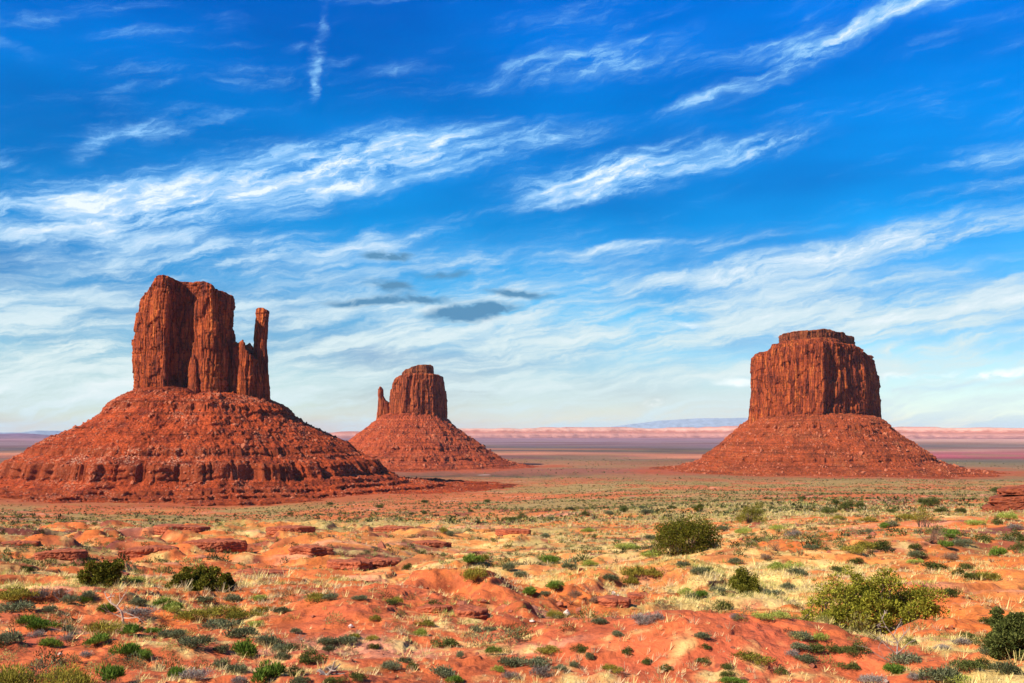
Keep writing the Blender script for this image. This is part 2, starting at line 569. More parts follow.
# ------------------------------------------------------------------ terrain
# distance (m) at which the ground is met along rows of the view, for a few bearings; turned into real heights below
_L = [(760, 9.5), (683, 15), (640, 21), (610, 31), (590, 48), (570, 80), (550, 130), (530, 230), (518, 470), (511.5, 800), (507, 935)]
_C = [(760, 9.5), (683, 14.5), (650, 19), (625, 26), (600, 42), (580, 66), (560, 105), (540, 170), (520, 330), (505, 650), (497, 950), (488, 1235)]
_M = [(760, 9.5), (683, 14.5), (650, 19), (630, 24), (610, 36), (590, 52), (570, 78), (550, 120), (530, 210), (515, 330), (500, 620), (490, 950), (482, 1300)]
_N = [(760, 9.5), (683, 14.5), (650, 19), (640, 23), (620, 31), (600, 41), (580, 55), (560, 75), (545, 100), (530, 150), (515, 230), (500, 450), (490, 870), (482, 1300)]
_R = [(760, 9.5), (683, 14), (650, 18.5), (630, 27), (610, 36), (590, 46), (570, 60), (550, 85), (530, 130), (515, 190), (500, 430), (490, 870), (482, 1300)]
PROFILES = [(-420, _L), (-100, _L), (0, _L), (130, _L), (260, _L), (400, _C), (512, _C), (640, _M), (770, _N), (900, _R), (1024, _R), (1124, _R), (1444, _R)]
LR = np.linspace(math.log(1.5), math.log(32000), 420)
AZN = np.linspace(-math.radians(50), math.radians(50), 161)


def _gauss(n, s):
    k = np.exp(-0.5 * (np.arange(-n, n + 1) / s) ** 2)
    return k / k.sum()


def _smooth_axis(A, s, axis):
    n = int(3 * s) + 1
    k = _gauss(n, s)
    pad = [(0, 0), (0, 0)]
    pad[axis] = (n, n)
    B = np.pad(A, pad, mode='edge')
    return np.apply_along_axis(lambda r: np.convolve(r, k, 'valid'), axis, B)


def _height_table():
    cols, azs = [], []
    for px, prof in PROFILES:
        rs, zs = [1.0, 3.0], [EYE[2] - 1.7, EYE[2] - 1.75]
        for py, r in prof:
            d = px_dir(px, py)
            rs.append(r)
            zs.append(EYE[2] + r * d[2] / math.hypot(d[0], d[1]))
        last = rs[-1]
        rs += [max(last * 1.25, 1560), 40000]
        zs += [0.0, 0.0]
        cols.append(np.interp(LR, np.log(rs), zs))
        d = px_dir(px, 500)
        azs.append(math.atan2(d[0], d[1]))
    T = np.array([np.interp(AZN, azs, np.array(cols)[:, i]) for i in range(len(LR))]).T
    T = _smooth_axis(T, 3.0, 0)
    return _smooth_axis(T, 3.0, 1)


TAB = _height_table()


def base_h(x, y):
    r = np.hypot(x, y)
    az = np.arctan2(x, y)
    u = np.clip((np.log(np.maximum(r, 1.6)) - LR[0]) / (LR[1] - LR[0]), 0, len(LR) - 1.001)
    v = np.clip((az - AZN[0]) / (AZN[1] - AZN[0]), 0, len(AZN) - 1.001)
    i, j = u.astype(int), v.astype(int)
    fu, fv = u - i, v - j
    return (TAB[j, i] * (1 - fu) + TAB[j, i + 1] * fu) * (1 - fv) + (TAB[j + 1, i] * (1 - fu) + TAB[j + 1, i + 1] * fu) * fv


RAY_R = np.exp(np.linspace(math.log(6), math.log(12000), 2600))


def hit(px, py, fn):
    """Where a sight line meets the ground surface fn(x, y)."""
    d = px_dir(px, py)
    h = math.hypot(d[0], d[1])
    x, y = d[0] / h * RAY_R, d[1] / h * RAY_R
    z = EYE[2] + d[2] / h * RAY_R
    gz = fn(x, y)
    k = np.argmax(z <= gz)
    if z[k] > gz[k]:
        k = len(x) - 1
    if k > 0:
        a0, a1 = z[k - 1] - gz[k - 1], gz[k] - z[k]
        t = a0 / max(a0 + a1, 1e-9)
        return np.array([x[k - 1] + (x[k] - x[k - 1]) * t, y[k - 1] + (y[k] - y[k - 1]) * t, gz[k - 1] + (gz[k] - gz[k - 1]) * t])
    return np.array([x[k], y[k], gz[k]])


def base_xy(px, py):
    return hit(px, py, base_h)[:2]


# low mounds: frame position, half width (m), half depth (m), height (m)
MOUNDS = [(400, 628, 2.4, 6.0, 0.55), (690, 655, 2.6, 3.2, 0.42), (755, 668, 1.6, 2.0, 0.22), (600, 668, 2.2, 2.5, 0.22), (560, 640, 1.8, 3, 0.15),
          (300, 640, 2.0, 3, 0.20), (120, 655, 2.0, 2.2, 0.15), (150, 545, 14, 22, 0.7), (270, 560, 10, 14, 0.5), (360, 552, 9, 16, 0.9), (60, 560, 12, 14, 0.4),
          (455, 600, 2.6, 6, 0.7), (640, 590, 4, 9, 0.9), (700, 560, 7, 16, 0.8), (880, 548, 8, 16, 0.9), (960, 600, 5, 6, 0.3), (250, 535, 18, 30, 0.6), (480, 545, 16, 30, 0.6)]
MOUNDS = [(*base_xy(px, py), a, b, h) for px, py, a, b, h in MOUNDS]
GULLY = np.array([base_xy(*p) for p in [(452, 602), (478, 617), (520, 624), (565, 617), (600, 603), (640, 592), (668, 600)]])
GULLY2 = np.array([base_xy(*p) for p in [(110, 566), (170, 562), (235, 556), (300, 572), (345, 566), (390, 576)]])
GULLY3 = np.array([base_xy(*p) for p in [(700, 640), (770, 632), (830, 640), (905, 628)]])


def seg_dist(x, y, P):
    d = np.full(np.shape(x), 1e9)
    for (ax, ay), (bx, by) in zip(P[:-1], P[1:]):
        vx, vy = bx - ax, by - ay
        t = np.clip(((x - ax) * vx + (y - ay) * vy) / (vx * vx + vy * vy), 0, 1)
        d = np.minimum(d, np.hypot(x - ax - t * vx, y - ay - t * vy))
    return d


def ground_h(x, y):
    x, y = np.asarray(x, float), np.asarray(y, float)
    r = np.hypot(x, y)
    z = base_h(x, y)
    for mx, my, a, b, h in MOUNDS:
        az = math.atan2(mx, my)
        c, s = math.cos(az), math.sin(az)
        u = ((x - mx) * c - (y - my) * s) / a
        v = ((x - mx) * s + (y - my) * c) / b
        q = u * u + v * v
        z = z + h * np.exp(-q * q * 0.9)
    # rolling relief, scaled with distance so that near ground stays walkable
    for lam, amp, r0, r1, sd_ in ((420, 2.2, 500, 1500, 11), (130, 1.5, 160, 400, 12), (48, 0.55, 50, 150, 13), (17, 0.30, 20, 60, 14), (6.2, 0.16, 6, 15, 15)):
        z = z + amp * sstep(r0, r1, r) * (1 - 0.85 * sstep(1500, 4500, r)) * fbm(x / lam, y / lam, 2, sd_)
    z = z + sstep(60, 30, r) * (0.028 * np.abs(fbm(x / 0.55, y / 0.55, 3, 23)) + 0.06 * sstep(-0.03, 0.05, fbm(x / 3.0, y / 2.2, 4, 24) - 0.1) + 0.05 * sstep(-0.03, 0.05, fbm(x / 3.0, y / 2.2, 4, 24) + 0.2))
    z = z + 0.05 * fbm(x / 1.3, y / 1.3, 3, 21) * sstep(300, 60, r) + 0.22 * fbm(x / 5.0, y / 5.0, 3, 22) * sstep(45, 110, r) * sstep(900, 400, r)
    # eroded banks: small scarps
    wx, wy = x + 5 * noise2(x / 9, y / 9, 31), y + 5 * noise2(x / 9, y / 9, 32)
    m = sstep(50, 85, r) * (1 - sstep(230, 420, r)) * sstep(0.30, -0.22, np.arctan2(x, y))
    n = fbm(wx / 30, wy / 22, 4, 33)
    brk = 0.35 + 0.65 * sstep(-0.2, 0.3, fbm(x / 11, y / 11, 3, 36))
    for lv in np.arange(-0.6, 0.65, 0.11):
        z = z + m * brk * 0.16 * sstep(-0.018, 0.022, n - lv)
    n = fbm(x / 8.5, y / 8.5, 3, 35)
    m = sstep(21, 30, r) * (1 - sstep(70, 110, r))
    z = z + m * 0.24 * (sstep(-0.03, 0.07, n - 0.22) + sstep(-0.03, 0.07, n + 0.28))
    # gullies
    wob = 0.5 * noise2(x / 1.7, y / 1.7, 41) + 0.3 * noise2(x / 0.7, y / 0.7, 42)
    z = z - 0.75 * sstep(2.3, 0.5, seg_dist(x, y, GULLY) + wob)
    z = z - 0.7 * sstep(7.5, 1.0, seg_dist(x, y, GULLY2) + 2.2 * noise2(x / 7, y / 7, 43))
    z = z - 0.35 * sstep(1.6, 0.3, seg_dist(x, y, GULLY3) + wob)
    # hummocks that gather round the scrub
    z = z + 0.06 * np.abs(noise2(x / 0.9, y / 0.9, 44)) * sstep(90, 40, r)
    # low strata in front of the western butte
    return z


def at(px, py):
    return hit(px, py, ground_h)


# vegetation cover and soil hue by bearing and depth, laid out on the ground
COVER_COLS = [0, 130, 260, 390, 512, 640, 770, 900, 1024]
COVER_ROWS = [683, 660, 640, 620, 600, 580, 560, 540, 520, 505, 490, 480]
COVER = np.array([
    [.40, .25, .30, .40, .45, .25, .10, .55, .75], [.25, .20, .30, .25, .45, .08, .15, .55, .50], [.30, .30, .40, .12, .25, .10, .45, .30, .20],
    [.35, .35, .45, .08, .18, .35, .95, .25, .08], [.60, .55, .40, .10, .25, .40, .95, .25, .08], [.50, .50, .20, .55, .60, .50, .75, .35, .15],
    [.50, .35, .35, .25, .60, .60, .60, .45, .35], [.60, .42, .50, .25, .50, .70, .55, .30, .40], [.60, .50, .50, .50, .50, .70, .70, .40, .25],
    [.70, .70, .60, .70, .60, .70, .80, .65, .55], [.30, .30, .50, .60, .80, .95, 1., .95, .9], [.2, .3, .4, .4, .7, .8, .8, .9, .9]])
HUE = np.array([
    [.15, .15, .12, .10, .10, .08, .05, .05, .25], [.15, .15, .12, .08, .10, .05, .05, .15, .40], [.18, .20, .15, .08, .10, .08, .30, .40, .55],
    [.20, .22, .18, .10, .15, .45, .75, .55, .60], [.35, .35, .30, .22, .25, .70, .85, .60, .62], [.40, .35, .40, .60, .65, .80, .80, .60, .60],
    [.40, .30, .50, .85, .75, .80, .75, .55, .60], [.40, .30, .60, .85, .75, .75, .60, .50, .55], [.45, .45, .60, .65, .70, .65, .60, .50, .55],
    [.50, .50, .55, .60, .60, .55, .55, .55, .50], [.45, .45, .50, .5, .45, .40, .45, .50, .55], [.3, .3, .4, .4, .35, .30, .35, .4, .4]])
_cr, _caz = [], []
for c in COVER_COLS:
    d = px_dir(c, 560)
    _caz.append(math.atan2(d[0], d[1]))
    _cr.append([math.log(np.hypot(*base_xy(c, py))) for py in COVER_ROWS])
_caz, _cr = np.array(_caz), np.array(_cr)
_CT = np.zeros((2, len(AZN), len(LR)))
for q, T in enumerate((COVER, HUE)):
    A = np.array([np.interp(LR, _cr[i], T[:, i]) for i in range(len(COVER_COLS))])
    A = np.array([np.interp(AZN, _caz, A[:, k]) for k in range(len(LR))]).T
    _CT[q] = A


def layout(x, y, q):
    r = np.hypot(x, y)
    u = np.clip((np.log(np.maximum(r, 1.6)) - LR[0]) / (LR[1] - LR[0]), 0, len(LR) - 1.001)
    v = np.clip((np.arctan2(x, y) - AZN[0]) / (AZN[1] - AZN[0]), 0, len(AZN) - 1.001)
    i, j = u.astype(int), v.astype(int)
    fu, fv = u - i, v - j
    T = _CT[q]
    return (T[j, i] * (1 - fu) + T[j, i + 1] * fu) * (1 - fv) + (T[j + 1, i] * (1 - fu) + T[j + 1, i + 1] * fu) * fv


def lerp(a, b, t):
    return a + (np.asarray(b) - a) * t[:, None]


def soil_colour(x, y, z, slope):
    r = np.hypot(x, y)
    S = np.clip(r / 60.0, 0.5, 12.0)           # patches get broader away from the viewpoint's slope
    n1 = fbm(x / (2.6), y / (2.6), 4, 51)
    n2 = fbm(x / (14.0), y / (14.0), 4, 52)
    n3 = fbm(x / 60.0, y / 60.0, 4, 53)
    near = sstep(180, 40, r)
    nn = n1 * near * 0.5 + n2 * 0.5 + n3 * (1 - near) * 0.7
    hue = np.clip(layout(x, y, 1) + 0.30 * nn, 0, 1)
    red = np.array([0.410, 0.088, 0.035])
    orange = np.array([0.570, 0.148, 0.031])
    ochre = np.array([0.650, 0.275, 0.068])
    c = np.where(hue[:, None] < 0.5, red + (orange - red) * (hue / 0.5)[:, None], orange + (ochre - orange) * ((hue - 0.5) / 0.5)[:, None])
    c = lerp(c, [0.40, 0.115, 0.042], sstep(250, 600, r) * 0.55)
    # pale washed sand
    pale = sstep(0.30, 0.75, fbm(x / 5.5, y / 3.5, 4, 54) * near + fbm(x / 35, y / 26, 4, 55) * (1 - near))
    c = lerp(c, [0.66, 0.32, 0.180], pale * 0.55)
    # dark purplish crust in the eroded ground, plus painted shadow streaks of ledges
    dk = np.maximum(sstep(0.22, 0.5, fbm(x / 22, y / 30, 4, 56) - 0.2 * layout(x, y, 1)) * sstep(60, 100, r) * sstep(700, 350, r), 0.8 * sstep(0.30, 0.55, fbm(x / 9, y / 22, 4, 66)) * sstep(50, 90, r) * sstep(900, 500, r))
    c = lerp(c, [0.13, 0.036, 0.030], dk * 0.85)
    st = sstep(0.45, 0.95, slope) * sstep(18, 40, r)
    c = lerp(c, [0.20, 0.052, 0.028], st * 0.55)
    # dry grass and ground cover
    cov = layout(x, y, 0)
    v1 = fbm(x / 0.55, y / 0.55, 3, 57)
    v2 = fbm(x / 3.2, y / 3.2, 4, 58)
    v3 = fbm(x / 18.0, y / 18.0, 4, 59)
    v4 = fbm(x / 70.0, y / 70.0, 3, 60)
    f1, f2, f3 = sstep(70, 20, r), sstep(500, 60, r), sstep(30, 250, r)
    v5 = fbm(x / 120.0, y / 260.0, 4, 64)
    v = v1 * 0.5 * f1 + v2 * 0.6 * f2 + v3 * 0.6 * f3 + v4 * 0.5 * f3 + 0.9 * v5 * sstep(200, 500, r)
    g_ = sstep(0.40, 0.80, cov * (1 - 0.25 * sstep(300, 700, r)) + v * 0.66) * (1 - st)
    tint = sstep(-0.15, 0.75, fbm(x / 8.0, y / 8.0, 3, 61) * (1 - f3) + fbm(x / 90.0, y / 90.0, 3, 62) * f3)
    straw, olive = np.array([0.72, 0.54, 0.19]), np.array([0.27, 0.235, 0.060])
    vc = straw + (olive - straw) * tint[:, None]
    vc = lerp(vc, [0.235, 0.185, 0.058], sstep(110, 420, r) * 0.9)
    c = lerp(c, vc, g_ * 0.80)
    # ---- the far plain: soil and brush bands, cloud shadow painted in as dark ones
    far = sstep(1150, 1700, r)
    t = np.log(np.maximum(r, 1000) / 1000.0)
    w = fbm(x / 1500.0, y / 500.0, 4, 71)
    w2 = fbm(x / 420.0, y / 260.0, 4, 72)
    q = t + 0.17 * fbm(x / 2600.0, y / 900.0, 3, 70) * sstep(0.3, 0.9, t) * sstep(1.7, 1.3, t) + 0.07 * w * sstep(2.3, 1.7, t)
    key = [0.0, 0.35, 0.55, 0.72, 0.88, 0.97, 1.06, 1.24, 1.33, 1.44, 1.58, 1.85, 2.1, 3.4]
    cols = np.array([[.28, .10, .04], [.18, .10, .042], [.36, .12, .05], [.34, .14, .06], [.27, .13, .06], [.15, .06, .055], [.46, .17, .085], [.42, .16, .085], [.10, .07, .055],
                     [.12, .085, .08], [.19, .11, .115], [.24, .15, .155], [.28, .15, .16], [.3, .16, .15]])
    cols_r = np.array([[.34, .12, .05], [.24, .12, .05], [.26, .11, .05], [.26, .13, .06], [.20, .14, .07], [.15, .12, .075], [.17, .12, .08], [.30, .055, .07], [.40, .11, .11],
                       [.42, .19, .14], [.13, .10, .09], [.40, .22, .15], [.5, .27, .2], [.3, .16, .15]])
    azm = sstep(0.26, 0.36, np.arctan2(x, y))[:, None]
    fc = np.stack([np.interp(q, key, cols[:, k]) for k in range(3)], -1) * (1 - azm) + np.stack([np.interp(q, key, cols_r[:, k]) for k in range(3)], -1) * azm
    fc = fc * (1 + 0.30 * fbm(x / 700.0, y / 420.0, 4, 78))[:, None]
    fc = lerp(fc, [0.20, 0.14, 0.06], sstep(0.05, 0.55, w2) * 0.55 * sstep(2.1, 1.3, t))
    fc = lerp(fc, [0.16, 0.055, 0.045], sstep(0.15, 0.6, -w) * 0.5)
    # shrubs and greener plain at the right, round the right-hand butte
    az = np.arctan2(x, y)
    rg = sstep(0.20, 0.34, az) * sstep(2300, 1700, r)
    fc = lerp(fc, [0.23, 0.175, 0.065], rg * 0.7)
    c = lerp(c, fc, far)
    for bx, by, b0, b1 in ((-365, 1175, 270, 430), (-195, 2000, 230, 330), (560, 1775, 260, 400)):
        dd = np.hypot(x - bx, (y - by)) + 70 * fbm(x / 90, y / 140, 4, 77)
        c = lerp(c, [0.36, 0.075, 0.024], sstep(b1, b0, dd) * 0.85)
    # dark wooded wash and a pale track in the middle distance
    cx_, cy_ = base_xy(490, 475.5)
    wash = np.exp(-((r - np.hypot(cx_, cy_) - 40 * noise2(x / 150, y / 150, 73)) / 60.0) ** 2) * sstep(-0.14, -0.08, az) * sstep(0.10, 0.02, az)
    c = lerp(c, [0.07, 0.06, 0.03], np.clip(wash, 0, 1) * 0.8 * sstep(-0.5, 0.3, fbm(x / 30, y / 50, 3, 74)))
    px_, py_ = base_xy(484, 474.3)
    tr = sstep(1.0, 0.6, np.hypot((x - px_) / 12.0, (y - py_) / 13.0))
    c = lerp(c, [0.60, 0.46, 0.36], tr * 0.8)
    # pinkish bare pan near the red outcrop at the right
    ox, oy = base_xy(925, 495)
    u = (x - ox) / 34.0
    vv = (r - np.hypot(ox, oy)) / 62.0
    pan = sstep(1.1, 0.75, np.hypot(u, vv) + 0.18 * fbm(x / 12, y / 25, 3, 75))
    c = lerp(c, [0.60, 0.25, 0.13], pan * 0.85)
    # orange bare dunes on the right-hand slope
    for bx, by, hw, hd in ((775, 541, 4.0, 9), (850, 536, 9.0, 9), (990, 522, 5, 8), (790, 556, 3.5, 6), (735, 528, 5, 7)):
        ox, oy = base_xy(bx, by)
        a_ = math.atan2(ox, oy)
        uu = ((x - ox) * math.cos(a_) - (y - oy) * math.sin(a_)) / hw
        vv = ((x - ox) * math.sin(a_) + (y - oy) * math.cos(a_)) / hd
        mk = sstep(1.15, 0.6, np.hypot(uu, vv) + 0.25 * fbm(x / 3, y / 3, 3, 76))
        c = lerp(c, [0.56, 0.135, 0.026], mk * 0.85)
    return np.clip(c, 0.01, 0.9)


def build_ground():
    fine = np.radians(np.arange(-31, 31.001, 0.068))
    left = np.radians(np.concatenate([np.arange(-180, -60, 6.0), np.arange(-60, -38, 1.5), np.arange(-38, -31, 0.35)]))
    az = np.concatenate([left, fine, -left[::-1][:-1]])
    rr = [0.6, 1.5, 3, 5]
    r = 6.5
    while r < 31000:
        rr.append(r)
        r *= 1.02 if r < 12 else 1.0048 if r < 60 else 1.0058 if r < 220 else 1.0095 if r < 2500 else 1.022 if r < 12000 else 1.06
    rr = np.array(rr)
    R, A = np.meshgrid(rr, az, indexing='ij')
    x, y = (R * np.sin(A)).ravel(), (R * np.cos(A)).ravel()
    z = ground_h(x, y)
    # far edge sinks below the skyline
    Z = z.reshape(R.shape)
    dr = np.gradient(Z, axis=0) / np.maximum(np.gradient(R, axis=0), 1e-6)
    da = np.gradient(Z, axis=1) / np.maximum(np.abs(np.gradient(A, axis=1)) * R, 1e-6)
    slope = np.hypot(dr, da).ravel()
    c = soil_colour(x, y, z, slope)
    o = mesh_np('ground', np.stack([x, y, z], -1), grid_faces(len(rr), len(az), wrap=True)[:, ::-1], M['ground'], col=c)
    tag(o, 'red and orange desert soil with dry grass reaching to the horizon', 'ground', kind='structure')
    return o


GROUND = build_ground()


# ------------------------------------------------------------------ buttes
def closed_spline(pts, n):
    P = np.array(pts, float)
    k = len(P)
    out = []
    for i in range(k):
        p0, p1, p2, p3 = P[i - 1], P[i], P[(i + 1) % k], P[(i + 2) % k]
        t = np.linspace(0, 1, 60, endpoint=False)[:, None]
        out.append(0.5 * ((2 * p1) + (-p0 + p2) * t + (2 * p0 - 5 * p1 + 4 * p2 - p3) * t ** 2 + (-p0 + 3 * p1 - 3 * p2 + p3) * t ** 3))
    Q = np.concatenate(out)
    L = np.concatenate([[0], np.cumsum(np.hypot(*np.diff(np.vstack([Q, Q[:1]]), axis=0).T))])
    s = np.linspace(0, L[-1], n, endpoint=False)
    Q2 = np.vstack([Q, Q[:1]])
    return np.stack([np.interp(s, L, Q2[:, 0]), np.interp(s, L, Q2[:, 1])], -1), s, L[-1]


def cliff(name, plan, zbot, top, mat, parent, seed, taper=0.04, flute=1.0, beds=1.0, step=0.75, base_flare=0.0, lean=None, rim=0.05, side=None):
    """A sheer rock mass: a plan outline carried up to an uneven top, cut by vertical cracks and by bedding.
    plan: (x, y) metres; top: [(x, z)] height of the rim by x."""
    per = closed_spline(plan, 400)[2]
    nu = int(max(90, min(1100, per / step)))
    P, U, per = closed_spline(plan, nu)
    cen = P.mean(0)
    tx, tz = np.array(top).T
    T = np.interp(P[:, 0], tx, tz)
    ht = T.max() - zbot
    nz = int(max(40, min(420, ht / step)))
    tan = np.roll(P, -1, 0) - np.roll(P, 1, 0)
    nor = np.stack([tan[:, 1], -tan[:, 0]], -1)
    nor /= np.linalg.norm(nor, axis=1)[:, None] + 1e-9
    if ((P - cen) * nor).sum(1).mean() < 0:
        nor = -nor
    t = np.linspace(0, 1, nz)
    Tg, Ug = np.meshgrid(t, U, indexing='ij')
    Zg = zbot + (T[None, :] - zbot) * Tg
    ang = Ug / per * 2 * math.pi
    # periodic coordinates along the wall
    cu, su = np.cos(ang) * per / (2 * math.pi), np.sin(ang) * per / (2 * math.pi)

    def wall(lam, lz, sd):
        return noise2(cu / lam + Zg / lz + 3.7 * sd, su / lam + 0.6 * Zg / lz - 1.9 * sd, seed * 50 + sd)
    wr = 2.5 * wall(14, 60, 1)
    cu, su = cu + wr, su + wr * 0.7
    off = np.zeros_like(Zg)
    for lam, amp, lz, sd in ((44, 5.0, 600, 2), (19, 3.6, 300, 3), (8, 1.3, 150, 4), (3.6, 0.45, 60, 5)):
        n = wall(lam, lz, sd)
        off += flute * amp * (np.sqrt(np.abs(n) + 1e-4) - 0.64)
    off += flute * 0.5 * fbm(cu / 2.5, Zg / 2.5, 3, seed + 7)
    # jointed blocks: columns of uneven width, broken at uneven heights
    for wd, hz, amp, sd in ((11.0, 46.0, 1.5, 31), (4.6, 19.0, 0.75, 37)):
        uu = Ug / wd + 0.8 * noise2(Ug / (wd * 2.2), Zg * 0 + sd, seed + sd) + 0.12 * noise2(Zg / 9, Ug / 30, seed + sd + 1)
        ci = np.floor(uu)
        zi = np.floor(Zg / hz + 7.0 * _hash(ci, ci * 0, ci * 0, seed + sd) + 0.10 * noise2(Ug / 3.0, Zg / 9, seed + sd + 2))
        off += flute * amp * _hash(ci, zi, ci * 0, seed + sd + 3)
        edge = np.minimum(uu - ci, 1 - (uu - ci)) * wd
        off -= flute * amp * 0.9 * sstep(0.9, 0.0, edge)
    # blocks fallen away: broad facets stepping in with height
    blk = fbm(cu / 16 + 5, Zg / 34, 2, seed + 9)
    off -= flute * 2.2 * sstep(0.10, 0.16, blk)
    # bedding
    b = noise2(Zg / 5.5 + 0.04 * cu, Zg * 0 + seed, seed + 11) + 0.6 * noise2(Zg / 1.9, Zg * 0 + seed + 3.3, seed + 12)
    off += beds * 0.5 * b * (0.35 + 1.6 * sstep(0.80, 1.0, Tg) + 1.3 * sstep(0.16, 0.0, Tg))
    off += base_flare * sstep(0.20, 0.0, Tg)
    # rounded rim
    rm = np.clip((Tg - (1 - rim)) / rim, 0, 1)
    off -= rim * ht * 0.55 * (1 - np.sqrt(np.maximum(1 - rm ** 2, 0)))
    size = np.sqrt(((P - cen) ** 2).sum(1).mean())
    sc = 1 - taper * (Tg - 0.0)
    X = cen[0] + (P[None, :, 0] - cen[0]) * sc + nor[None, :, 0] * np.clip(off, -size * 0.5, size)
    Y = cen[1] + (P[None, :, 1] - cen[1]) * sc + nor[None, :, 1] * np.clip(off, -size * 0.5, size)
    if side is not None:      # measured silhouette: shift of the left and right edges by height
        sz, sl, sr = np.array(side).T
        l_, r_ = np.interp(Zg, sz, sl), np.interp(Zg, sz, sr)
        f = np.clip((P[None, :, 0] - P[:, 0].min()) / np.ptp(P[:, 0]), 0, 1)
        X = X + l_ * (1 - f) + r_ * f
    if lean is not None:
        X = X + lean * (Zg - zbot)
    V = [np.stack([X, Y, Zg + 0.6 * fbm(X / 7, Y / 7, 3, seed + 13) * Tg], -1)]
    k = max(8, int(size / (step * 2.2)))
    lastX, lastY, lastZ = V[0][-1, :, 0], V[0][-1, :, 1], V[0][-1, :, 2]
    c0 = np.array([lastX.mean(), lastY.mean()])
    for s in np.linspace(1, 0.02, k)[1:]:
        xx, yy = c0[0] + (lastX - c0[0]) * s, c0[1] + (lastY - c0[1]) * s
        zz = lastZ * s + np.mean(lastZ) * (1 - s) + (1 - s) * 0.012 * ht + 1.3 * fbm(xx / 9, yy / 9, 3, seed + 14) * (1 - s)
        V.append(np.stack([xx, yy, zz], -1)[None])
    V = np.concatenate(V, 0)
    F = grid_faces(V.shape[0], nu, wrap=True)
    o = mesh_np(name, V.reshape(-1, 3), F, mat, parent)
    return o


